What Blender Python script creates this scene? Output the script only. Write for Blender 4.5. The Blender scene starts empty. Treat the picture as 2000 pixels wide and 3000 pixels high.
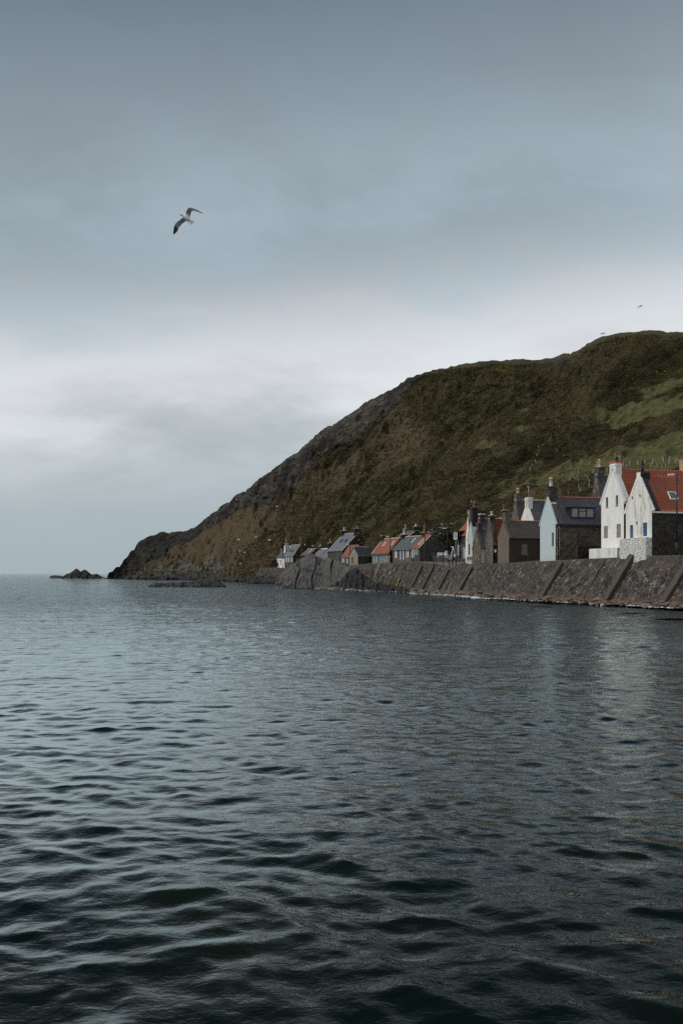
import bpy, bmesh, math, random
import numpy as np
from mathutils import Vector, Matrix

random.seed(7); rng = np.random.default_rng(7)
scene = bpy.context.scene
COL = scene.collection
F = 35.0 / 36.0 * 3000.0      # focal length in photo pixels
H = 3.5                       # eye height above the water
HOR = 1679.0                  # horizon row of the photo

# ---------------------------------------------------------------- camera
cam_d = bpy.data.cameras.new("camera"); cam = bpy.data.objects.new("camera", cam_d); COL.objects.link(cam)
cam.location = (0, 0, H); cam.rotation_euler = (math.radians(90), 0, 0)
cam_d.sensor_fit = 'VERTICAL'; cam_d.sensor_height = 36; cam_d.sensor_width = 24; cam_d.lens = 35
cam_d.shift_y = (HOR - 1500) / 3000.0
cam_d.clip_start = 0.2; cam_d.clip_end = 40000
scene.camera = cam

# ---------------------------------------------------------------- world, sun, exposure
SUN_EL, SUN_AZ = math.radians(43), math.radians(-95)   # azimuth from +Y, clockwise; light comes from the sea side
w = bpy.data.worlds.new("World"); scene.world = w; w.use_nodes = True
nt = w.node_tree; nt.nodes.clear()
def wn(t, **k):
    n = nt.nodes.new(t)
    for a, b in k.items(): setattr(n, a, b)
    return n
def wl(a, b): nt.links.new(a, b)
def wmath(op, a, b=None, c=None):
    n = wn('ShaderNodeMath', operation=op)
    for i, v in enumerate((a, b, c)):
        if v is None: continue
        if isinstance(v, (int, float)): n.inputs[i].default_value = v
        else: wl(v, n.inputs[i])
    return n.outputs[0]
def s2l(c):
    return tuple(((v/255)/12.92 if v/255 <= .04045 else (((v/255)+.055)/1.055)**2.4) for v in c) + (1,)
tc = wn('ShaderNodeTexCoord'); sep = wn('ShaderNodeSeparateXYZ'); wl(tc.outputs['Generated'], sep.inputs[0])
X, Y, Z = sep.outputs
zz = wmath('ADD', wmath('MAXIMUM', Z, 0.0), 0.30)
comb = wn('ShaderNodeCombineXYZ'); wl(wmath('DIVIDE', X, zz), comb.inputs[0]); wl(wmath('DIVIDE', Y, zz), comb.inputs[1])
mp = wn('ShaderNodeMapping'); wl(comb.outputs[0], mp.inputs[0]); mp.inputs['Scale'].default_value = (1.7, 2.3, 1)
mp.inputs['Rotation'].default_value = (0, 0, math.radians(34)); mp.inputs['Location'].default_value = (3.1, 1.7, 0)
n1 = wn('ShaderNodeTexNoise'); n1.inputs['Scale'].default_value = 1.0; n1.inputs['Detail'].default_value = 7; n1.inputs['Roughness'].default_value = .6; n1.inputs['Distortion'].default_value = .25
wl(mp.outputs[0], n1.inputs['Vector'])
mp2 = wn('ShaderNodeMapping'); wl(comb.outputs[0], mp2.inputs[0]); mp2.inputs['Scale'].default_value = (.28, .5, 1); mp2.inputs['Location'].default_value = (7.3, 2.2, 0)
n2 = wn('ShaderNodeTexNoise'); n2.inputs['Scale'].default_value = 1.0; n2.inputs['Detail'].default_value = 3; wl(mp2.outputs[0], n2.inputs['Vector'])
# height of the look direction, wobbled by cloud shapes
wob = wmath('MULTIPLY', wmath('SUBTRACT', n1.outputs[0], .5), .24)
tilt = wmath('MULTIPLY', X, -.085)
hz = wmath('ADD', wmath('ADD', Z, wmath('MULTIPLY', wob, wmath('MINIMUM', wmath('MULTIPLY', wmath('MAXIMUM', Z, 0), 5), 1))), tilt)
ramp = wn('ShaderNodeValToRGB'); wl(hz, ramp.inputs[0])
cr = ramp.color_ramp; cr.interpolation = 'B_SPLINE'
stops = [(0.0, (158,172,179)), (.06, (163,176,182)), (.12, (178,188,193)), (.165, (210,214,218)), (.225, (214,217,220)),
         (.27, (166,178,187)), (.32, (150,165,175)), (.385, (148,161,170)), (.45, (126,139,150)), (.52, (108,121,133)), (.62, (72,84,95)), (.83, (66,78,90)), (.92, (255,255,255))]  # above view: added dark belt dims the water, white zenith lights walls
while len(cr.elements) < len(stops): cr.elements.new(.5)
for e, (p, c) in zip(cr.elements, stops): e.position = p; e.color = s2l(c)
cst = wn('ShaderNodeMapRange'); wl(n1.outputs[0], cst.inputs[0]); cst.inputs[1].default_value = .3; cst.inputs[2].default_value = .7; cst.inputs[3].default_value = .89; cst.inputs[4].default_value = 1.34; cst.interpolation_type = 'SMOOTHSTEP'
lowf = wmath('MINIMUM', wmath('MULTIPLY', wmath('MAXIMUM', wmath('SUBTRACT', Z, .06), 0.0), 5.0), 1.0)
mul = wmath('ADD', 1.09, wmath('MULTIPLY', wmath('SUBTRACT', cst.outputs[0], 1.09), lowf))
mul = wmath('MULTIPLY', mul, wmath('ADD', .91, wmath('MULTIPLY', n2.outputs[0], .18)))
back = wn('ShaderNodeMapRange'); wl(Y, back.inputs[0]); back.inputs[1].default_value = .25; back.inputs[2].default_value = -.5; back.inputs[3].default_value = 1.0; back.inputs[4].default_value = 1.35  # unseen sky behind the camera, brightened to light the walls
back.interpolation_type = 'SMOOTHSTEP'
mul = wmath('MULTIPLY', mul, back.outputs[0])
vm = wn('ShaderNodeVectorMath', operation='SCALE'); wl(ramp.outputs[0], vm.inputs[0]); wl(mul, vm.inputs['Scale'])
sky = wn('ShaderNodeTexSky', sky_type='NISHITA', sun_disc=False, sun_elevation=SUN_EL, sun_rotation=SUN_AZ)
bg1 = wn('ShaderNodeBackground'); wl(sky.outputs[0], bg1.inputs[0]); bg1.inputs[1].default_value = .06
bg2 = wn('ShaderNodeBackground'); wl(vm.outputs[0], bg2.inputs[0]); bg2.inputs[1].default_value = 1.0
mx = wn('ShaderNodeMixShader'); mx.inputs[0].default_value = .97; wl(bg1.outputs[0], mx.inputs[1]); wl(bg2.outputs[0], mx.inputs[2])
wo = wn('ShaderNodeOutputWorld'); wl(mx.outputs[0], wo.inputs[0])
sd = bpy.data.lights.new("sun", 'SUN'); so = bpy.data.objects.new("sun", sd); COL.objects.link(so)
sd.energy = 1.7; sd.angle = math.radians(14); sd.color = (1, .97, .93)
sdir = Vector((math.sin(SUN_AZ)*math.cos(SUN_EL), math.cos(SUN_AZ)*math.cos(SUN_EL), math.sin(SUN_EL)))
so.rotation_euler = (-sdir).to_track_quat('-Z', 'Y').to_euler(); so.location = (-40, 60, 90)
vs = scene.view_settings; vs.view_transform = 'Standard'; vs.look = 'None'; vs.exposure = 0.0; vs.gamma = 1.0; vs.use_curve_mapping = False
scene.cycles.max_bounces = 5; scene.cycles.use_denoising = False

# ---------------------------------------------------------------- helpers
def KX(px): return (px - 1000.0) / F
def ZY(py, y): return H - (py - HOR) * y / F
def span(o, d, px):
    k = KX(px); return (k*o[1] - o[0]) / (d[0] - k*d[1])
def tag(o, label=None, cat=None, group=None, kind=None):
    if label: o['label'] = label
    if cat: o['category'] = cat
    if group: o['group'] = group
    if kind: o['kind'] = kind
    return o
def empty(name, loc, rz=0, label=None, cat=None, group=None):
    o = bpy.data.objects.new(name, None); COL.objects.link(o); o.location = loc; o.rotation_euler = (0, 0, rz)
    return tag(o, label, cat, group)
def link(name, me, mats, parent=None):
    o = bpy.data.objects.new(name, me); COL.objects.link(o)
    for m in (mats if isinstance(mats, (list, tuple)) else [mats]): me.materials.append(m)
    if parent: o.parent = parent
    return o
def npmesh(name, V, Q, smooth=True):
    me = bpy.data.meshes.new(name); V = np.asarray(V, np.float32); Q = np.asarray(Q, np.int32)
    me.vertices.add(len(V)); me.vertices.foreach_set('co', V.ravel())
    n, k = Q.shape
    me.loops.add(n*k); me.loops.foreach_set('vertex_index', Q.ravel())
    me.polygons.add(n); me.polygons.foreach_set('loop_start', np.arange(0, n*k, k, dtype=np.int32))
    me.polygons.foreach_set('use_smooth', np.full(n, smooth, dtype=bool))
    me.update(calc_edges=True); me.validate()
    return me
def gridq(nr, nc):
    i = np.arange(nr-1)[:, None]*nc + np.arange(nc-1)[None, :]
    i = i.ravel(); return np.stack([i, i+1, i+nc+1, i+nc], 1)
def vattr(me, name, arr):
    a = me.attributes.new(name, 'FLOAT', 'POINT'); a.data.foreach_set('value', np.asarray(arr, np.float32).ravel())
_pt = np.random.default_rng(3).permutation(256); _pt = np.concatenate([_pt, _pt])
_gr = np.random.default_rng(5).normal(size=(256, 3)); _gr /= np.linalg.norm(_gr, axis=1)[:, None]
def perlin(p):
    p = np.asarray(p, np.float64); i = np.floor(p).astype(int); f = p - i; i &= 255
    u = f*f*f*(f*(f*6-15)+10); r = 0
    for dx in (0, 1):
        for dy in (0, 1):
            for dz in (0, 1):
                h = _pt[_pt[_pt[(i[..., 0]+dx) & 255]+((i[..., 1]+dy) & 255)]+((i[..., 2]+dz) & 255)]
                g = _gr[h]; d = g[..., 0]*(f[..., 0]-dx)+g[..., 1]*(f[..., 1]-dy)+g[..., 2]*(f[..., 2]-dz)
                wt = (u[..., 0] if dx else 1-u[..., 0])*(u[..., 1] if dy else 1-u[..., 1])*(u[..., 2] if dz else 1-u[..., 2])
                r = r + d*wt
    return r*1.6
def fbm(p, oct=5, lac=2.03, gain=.5, ridged=False):
    a = 1; r = 0; q = np.array(p, float); t = 0
    for _ in range(oct):
        n = perlin(q); r = r + a*((1-2*np.abs(n)) if ridged else n); t += a; a *= gain; q = q*lac + 17.3
    return r/t
def smooth(x, a, b):
    t = np.clip((x-a)/(b-a), 0, 1); return t*t*(3-2*t)

class MB:
    """collects shapes for ONE mesh object, in the local frame of its parent"""
    def __init__(s): s.bm = bmesh.new(); s.mi = 0
    def poly(s, pts, mi=None):
        vs_ = [s.bm.verts.new(p) for p in pts]
        try:
            f = s.bm.faces.new(vs_); f.material_index = s.mi if mi is None else mi; return f
        except ValueError: return None
    def hexa(s, p):   # 8 corners: bottom 4 then top 4, same order
        v = [s.bm.verts.new(q) for q in p]
        for idx in ((3,2,1,0), (4,5,6,7), (0,1,5,4), (1,2,6,5), (2,3,7,6), (3,0,4,7)):
            f = s.bm.faces.new([v[i] for i in idx]); f.material_index = s.mi
    def box(s, x0, x1, y0, y1, z0, z1):
        s.hexa([(x0,y0,z0),(x1,y0,z0),(x1,y1,z0),(x0,y1,z0),(x0,y0,z1),(x1,y0,z1),(x1,y1,z1),(x0,y1,z1)])
    def taper(s, cx, cy, hx, hy, z0, z1, k=1.0):
        s.hexa([(cx+a*hx, cy+b*hy, z0) for a, b in ((-1,-1),(1,-1),(1,1),(-1,1))] + [(cx+a*hx*k, cy+b*hy*k, z1) for a, b in ((-1,-1),(1,-1),(1,1),(-1,1))])
    def tube(s, p, q, r0, r1=None, n=8, cap=True):
        r1 = r0 if r1 is None else r1; p = Vector(p); q = Vector(q); d = (q-p).normalized()
        u = d.orthogonal().normalized(); v = d.cross(u)
        A = [s.bm.verts.new(p+(u*math.cos(t)+v*math.sin(t))*r0) for t in [i*2*math.pi/n for i in range(n)]]
        B = [s.bm.verts.new(q+(u*math.cos(t)+v*math.sin(t))*r1) for t in [i*2*math.pi/n for i in range(n)]]
        for i in range(n):
            f = s.bm.faces.new([A[i], A[(i+1) % n], B[(i+1) % n], B[i]]); f.smooth = True; f.material_index = s.mi
        if cap:
            for ring in (A[::-1], B): f = s.bm.faces.new(ring); f.material_index = s.mi
    def lathe(s, c, prof, n=10):
        rings = []
        for r, z in prof: rings.append([s.bm.verts.new((c[0]+r*math.cos(i*2*math.pi/n), c[1]+r*math.sin(i*2*math.pi/n), c[2]+z)) for i in range(n)])
        for a, b in zip(rings, rings[1:]):
            for i in range(n):
                f = s.bm.faces.new([a[i], a[(i+1) % n], b[(i+1) % n], b[i]]); f.smooth = True
        s.bm.faces.new(rings[0][::-1]); s.bm.faces.new(rings[-1])
    def build(s, name, mats, parent=None, recalc=True, wobble=0):
        if recalc: bmesh.ops.recalc_face_normals(s.bm, faces=s.bm.faces[:])
        me = bpy.data.meshes.new(name); s.bm.to_mesh(me); s.bm.free(); return link(name, me, mats, parent)

# ---------------------------------------------------------------- materials
def new_mat(name):
    m = bpy.data.materials.new(name); m.use_nodes = True; return m
class NB:
    def __init__(s, m):
        s.t = m.node_tree; s.b = s.t.nodes['Principled BSDF']; s.m = m
    def n(s, t, **k):
        x = s.t.nodes.new(t)
        for a, b in k.items(): setattr(x, a, b)
        return x
    def l(s, a, b): s.t.links.new(a, b)
    def math(s, op, a, b=None, clamp=False):
        x = s.n('ShaderNodeMath', operation=op, use_clamp=clamp)
        for i, v in enumerate((a, b)):
            if v is None: continue
            if isinstance(v, (int, float)): x.inputs[i].default_value = v
            else: s.l(v, x.inputs[i])
        return x.outputs[0]
    def coord(s, kind='Object', scale=(1,1,1), rot=(0,0,0), rnd=True):
        tc = s.n('ShaderNodeTexCoord'); mp = s.n('ShaderNodeMapping'); s.l(tc.outputs[kind], mp.inputs[0])
        mp.inputs['Scale'].default_value = scale; mp.inputs['Rotation'].default_value = rot
        if rnd:
            oi = s.n('ShaderNodeObjectInfo'); v = s.n('ShaderNodeVectorMath', operation='SCALE'); v.inputs[0].default_value = (37, 21, 13)
            s.l(oi.outputs['Random'], v.inputs['Scale']); s.l(v.outputs[0], mp.inputs['Location'])
        return mp.outputs[0]
    def noise(s, vec, scale, detail=4, rough=.55, dist=0):
        x = s.n('ShaderNodeTexNoise'); s.l(vec, x.inputs['Vector']); x.inputs['Scale'].default_value = scale
        x.inputs['Detail'].default_value = detail; x.inputs['Roughness'].default_value = rough; x.inputs['Distortion'].default_value = dist
        return x.outputs[0]
    def vor(s, vec, scale, feature='F1', out='Distance', rnd=1):
        x = s.n('ShaderNodeTexVoronoi', feature=feature); s.l(vec, x.inputs['Vector']); x.inputs['Scale'].default_value = scale
        x.inputs['Randomness'].default_value = rnd
        return x.outputs[out]
    def ramp(s, fac, stops, interp='LINEAR'):
        x = s.n('ShaderNodeValToRGB'); s.l(fac, x.inputs[0]); e = x.color_ramp; e.interpolation = interp
        while len(e.elements) < len(stops): e.elements.new(.5)
        for el, (p, c) in zip(e.elements, stops):
            el.position = p; el.color = tuple(c)+(1,) if hasattr(c, '__len__') else (c, c, c, 1)
        return x.outputs[0]
    def mix(s, fac, a, b, mode='MIX'):
        x = s.n('ShaderNodeMix', data_type='RGBA', blend_type=mode)
        for sock, v in ((x.inputs[0], fac), (x.inputs[6], a), (x.inputs[7], b)):
            if isinstance(v, (int, float)): sock.default_value = v
            elif isinstance(v, tuple): sock.default_value = v+(1,) if len(v) == 3 else v
            else: s.l(v, sock)
        return x.outputs[2]
    def attr(s, name):
        x = s.n('ShaderNodeAttribute', attribute_name=name); return x.outputs['Fac']
    def out(s, col, rough=.85, height=None, strength=.5, dist=.05, spec=.3, metal=0):
        if isinstance(col, tuple): s.b.inputs['Base Color'].default_value = col+(1,) if len(col) == 3 else col
        else: s.l(col, s.b.inputs['Base Color'])
        if isinstance(rough, (int, float)): s.b.inputs['Roughness'].default_value = rough
        else: s.l(rough, s.b.inputs['Roughness'])
        s.b.inputs['Specular IOR Level'].default_value = spec; s.b.inputs['Metallic'].default_value = metal
        if height is not None:
            bp = s.n('ShaderNodeBump'); s.l(height, bp.inputs['Height']); bp.inputs['Strength'].default_value = strength; bp.inputs['Distance'].default_value = dist
            s.l(bp.outputs[0], s.b.inputs['Normal'])
        return s.m

def harl(name, col, stain=(.12,.11,.085), amt=.45, low=0.0):
    b = NB(new_mat(name)); c = b.coord(); cs = b.coord(scale=(1, 1, .22))
    grain = b.noise(c, 16, 3, .7); st = b.noise(cs, 1.3, 6, .65); pat = b.noise(c, .55, 4)
    f = b.math('MULTIPLY', b.ramp(st, [(.47, 0), (.72, 1)]), b.ramp(pat, [(.35, .25), (.7, 1)]))
    f = b.math('MULTIPLY', f, amt)
    col2 = b.mix(f, col, stain); g2 = b.ramp(grain, [(.3, .86), (.65, 1.04)])
    col3 = b.mix(1.0, col2, g2, 'MULTIPLY')
    return b.out(col3, .92, grain, .6, .03, .2)
def rubble(name, c0, c1, mortar, scale=2.6, mort=.05, wash=None, z=1.35, str_=.9):
    b = NB(new_mat(name)); c = b.coord(scale=(1, 1, z)); big = b.noise(c, .5, 4)
    warp = b.n('ShaderNodeVectorMath', operation='ADD'); nz = b.n('ShaderNodeTexNoise'); nz.inputs['Scale'].default_value = 3.5
    b.l(c, nz.inputs['Vector']); sc = b.n('ShaderNodeVectorMath', operation='SCALE'); sc.inputs['Scale'].default_value = .22
    b.l(nz.outputs['Color'], sc.inputs[0]); b.l(c, warp.inputs[0]); b.l(sc.outputs[0], warp.inputs[1]); wv = warp.outputs[0]
    edge = b.vor(wv, scale, 'DISTANCE_TO_EDGE'); cell = b.vor(wv, scale, 'F1', 'Color')
    cs = b.n('ShaderNodeSeparateColor'); b.l(cell, cs.inputs[0])
    stone = b.mix(cs.outputs[0], c0, c1); grain = b.noise(c, 9, 4, .65)
    stone = b.mix(1.0, stone, b.ramp(grain, [(.25, .55), (.75, 1.35)]), 'MULTIPLY')
    mf = b.ramp(edge, [(mort*.4, 1), (mort*1.6, 0)]); pm = b.ramp(big, [(.42, .12), (.62, 1)])
    col = b.mix(b.math('MULTIPLY', mf, pm), stone, mortar)
    if wash: col = b.mix(b.ramp(b.noise(c, 5.5, 4, .7), [(.33, 1), (.46, 0)]), col, wash)
    hgt = b.math('ADD', b.ramp(edge, [(0, 0), (.16, 1)]), b.math('MULTIPLY', grain, .35))
    return b.out(col, .9, hgt, str_, .08, .25)
def plain(name, col, rough=.6, var=.25, sc=4, metal=0, spec=.4):
    b = NB(new_mat(name)); c = b.coord(); n = b.noise(c, sc, 5, .6)
    return b.out(b.mix(1.0, col, b.ramp(n, [(.3, 1-var), (.7, 1+var*.6)]), 'MULTIPLY'), rough, n, .2, .01, spec, metal)
def slate_mat(name, c0, c1, pale=(.32,.33,.35), pf=.5, sw=.40, sh=.30):
    b = NB(new_mat(name)); uv = b.coord('UV', rnd=False)
    br = b.n('ShaderNodeTexBrick'); b.l(uv, br.inputs['Vector']); br.inputs['Scale'].default_value = 1; br.inputs['Brick Width'].default_value = sw; br.inputs['Row Height'].default_value = sh
    br.inputs['Mortar Size'].default_value = .035; br.inputs['Mortar Smooth'].default_value = .3; br.inputs['Color1'].default_value = (0,0,0,1); br.inputs['Color2'].default_value = (1,1,1,1); br.inputs['Mortar'].default_value = (.5,.5,.5,1)
    nz = b.noise(uv, 1.1, 5, .65); fine = b.noise(uv, 14, 3, .7)
    t = b.math('ADD', b.math('MULTIPLY', br.outputs['Color'], .6), b.math('MULTIPLY', fine, .45))
    col = b.mix(t, c0, c1); col = b.mix(b.math('MULTIPLY', b.ramp(fine, [(.62, 0), (.78, 1)]), pf), col, pale)
    col = b.mix(b.math('MULTIPLY', b.ramp(nz, [(.5, 0), (.75, 1)]), .35), col, (.12,.105,.075))
    col = b.mix(br.outputs['Fac'], col, tuple(v*.35 for v in c0))
    return b.out(col, .55, b.math('SUBTRACT', br.outputs['Color'], br.outputs['Fac']), .5, .02, .45)
def pantile_mat(name, c0, c1, dark=(.05,.03,.025)):
    b = NB(new_mat(name)); uv = b.coord('UV', rnd=False); c = b.coord()
    br = b.n('ShaderNodeTexBrick', offset=0); b.l(uv, br.inputs['Vector']); br.inputs['Scale'].default_value = 1; br.inputs['Brick Width'].default_value = .26; br.inputs['Row Height'].default_value = .32
    br.inputs['Mortar Size'].default_value = .03; br.inputs['Mortar Smooth'].default_value = .6; br.inputs['Color1'].default_value = (0,0,0,1); br.inputs['Color2'].default_value = (1,1,1,1)
    n = b.noise(c, 1.2, 5, .6); fine = b.noise(c, 18, 3, .7)
    col = b.mix(b.math('ADD', b.math('MULTIPLY', br.outputs['Color'], .55), b.math('MULTIPLY', n, .5)), c0, c1)
    col = b.mix(b.math('MULTIPLY', b.ramp(fine, [(.5, 0), (.8, 1)]), .35), col, dark)
    col = b.mix(b.math('MULTIPLY', b.ramp(n, [(.52, 0), (.75, 1)]), .45), col, (.10,.085,.05))
    col = b.mix(b.math('MULTIPLY', br.outputs['Fac'], .5), col, (.07,.02,.015))  # dark line per tile course, painting in shade below each step
    return b.out(col, .7, fine, .3, .01, .35)
M = {}
M['white'] = harl('white_harling', (.82,.79,.73), (.28,.26,.21), .5)
M['dirty_white'] = harl('weathered_white_harling', (.78,.75,.68), (.17,.155,.11), .9)
M['plinth_white'] = harl('stained_white_plinth', (.74,.74,.66), (.10,.10,.07), 1.0)
M['blue_harl'] = harl('pale_blue_harling', (.50,.565,.56), (.36,.38,.37), .35)
M['brown_harl'] = harl('brown_harling', (.16,.135,.105), (.075,.055,.035), .8)
M['dark_harl'] = harl('dark_brown_render', (.075,.055,.04), (.16,.11,.065), .35)
M['grey_harl'] = harl('grey_harling', (.47,.48,.47), (.3,.3,.28), .3)
M['cream'] = harl('cream_paint', (.78,.70,.52), (.4,.33,.22), .3)
M['shed_cream'] = harl('dull_cream_render', (.33,.29,.22), (.15,.13,.1), .7)
M['rubble_white'] = rubble('whitewashed_rubble', (.74,.72,.65), (.82,.80,.74), (.7,.68,.6), 3.4, .06, (.06,.055,.04))
M['rubble_dark'] = rubble('dark_rubble_stone', (.020,.016,.013), (.075,.058,.043), (.17,.15,.12), 3.2, .035)
M['rubble_brown'] = rubble('brown_rubble_stone', (.06,.048,.036), (.19,.15,.11), (.30,.27,.22), 3.0, .07)
M['rubble_pale'] = rubble('coursed_stone_pale_mortar', (.05,.042,.035), (.13,.11,.085), (.34,.31,.26), 2.4, .09, z=1.9)
M['rubble_tan'] = rubble('tan_rubble_stone', (.12,.085,.055), (.38,.29,.19), (.42,.38,.32), 2.8, .08)
M['rubble_grey'] = rubble('grey_rubble_stone', (.03,.028,.026), (.12,.11,.10), (.22,.21,.19), 3.2, .06)
M['slate'] = slate_mat('grey_slate', (.04,.042,.055), (.085,.088,.105))
M['slate_light'] = slate_mat('light_slate', (.11,.12,.135), (.19,.20,.22), pf=.3)
M['slate_green'] = slate_mat('green_grey_slate', (.05,.068,.075), (.10,.125,.13), pf=.25)
M['old_roof'] = slate_mat('old_mossy_roof', (.03,.026,.022), (.075,.065,.05), (.14,.125,.1), .6)
M['tile_sheet'] = slate_mat('brown_tile_roof', (.10,.06,.05), (.18,.11,.085))
M['pantile'] = pantile_mat('red_pantile', (.42,.115,.062), (.66,.21,.12))
M['pantile_row'] = pantile_mat('orange_red_pantile', (.20,.055,.032), (.33,.095,.055))
M['pantile_old'] = pantile_mat('mottled_pantile', (.14,.035,.022), (.40,.11,.06))
M['ridge_red'] = plain('red_ridge_tile', (.36,.085,.055), .7)
M['ridge_tan'] = plain('tan_ridge_tile', (.50,.33,.20), .7)
M['ridge_grey'] = plain('grey_ridge', (.36,.34,.31), .7)
M['lead'] = plain('lead_flashing', (.035,.038,.045), .5)
M['coping'] = plain('mossy_coping', (.30,.31,.27), .9, .6, 2.5)
M['coping_brown'] = plain('brown_coping', (.095,.075,.06), .9, .4)
M['coping_white'] = harl('painted_coping', (.66,.67,.65), (.16,.24,.22), .9)
M['black'] = plain('black_paint', (.012,.012,.015), .5)
M['black_stone'] = plain('tarred_brick', (.02,.018,.018), .75, .5, 6)
M['dark_metal'] = plain('dark_metal', (.02,.02,.022), .45)
M['metal'] = plain('aluminium', (.5,.5,.5), .4, .1, 4, .6)
M['white_paint'] = plain('white_paint', (.8,.8,.79), .5, .08)
M['white_door'] = harl('scuffed_white_door', (.74,.75,.72), (.3,.3,.27), .6)
M['navy'] = plain('navy_paint', (.015,.03,.09), .4)
M['blue'] = plain('blue_paint', (.02,.085,.16), .45)
M['bright_blue'] = plain('bright_blue_paint', (.02,.17,.30), .45)
M['turq'] = plain('turquoise_paint', (.16,.55,.56), .5)
M['pale_blue'] = plain('pale_blue_paint', (.36,.56,.62), .5)
M['wood'] = plain('weathered_wood', (.17,.135,.11), .85, .5, 6)
M['red_wood'] = plain('red_brown_wood', (.13,.05,.035), .7, .3)
M['board'] = plain('grey_board', (.27,.235,.21), .85, .45, 3)
M['pot_tan'] = plain('tan_clay_pot', (.45,.30,.16), .7, .3)
M['pot_pale'] = plain('pale_clay_pot', (.58,.52,.40), .7, .3)
M['pot_red'] = plain('red_clay_pot', (.30,.12,.075), .7, .3)
M['rust'] = plain('rust', (.38,.16,.04), .8)
M['curtain'] = plain('net_curtain', (.42,.41,.38), .9, .3, 8)
M['concrete'] = harl('weathered_concrete', (.085,.070,.056), (.03,.026,.021), .9)
M['asphalt'] = plain('street_surface', (.13,.115,.11), .85, .3, 1.5)
M['yellow'] = plain('yellow_lichen_paint', (.36,.31,.04), .8, .4)
M['bird_white'] = plain('plumage_white', (.7,.7,.68), .8)
def glass_mat():
    b = NB(new_mat('window_glass')); c = b.coord(); n = b.noise(c, 2.2, 2)
    return b.out(b.mix(n, (.012,.014,.017), (.05,.055,.06)), .08, n, .05, .02, .6)
M['glass'] = glass_mat()

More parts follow.
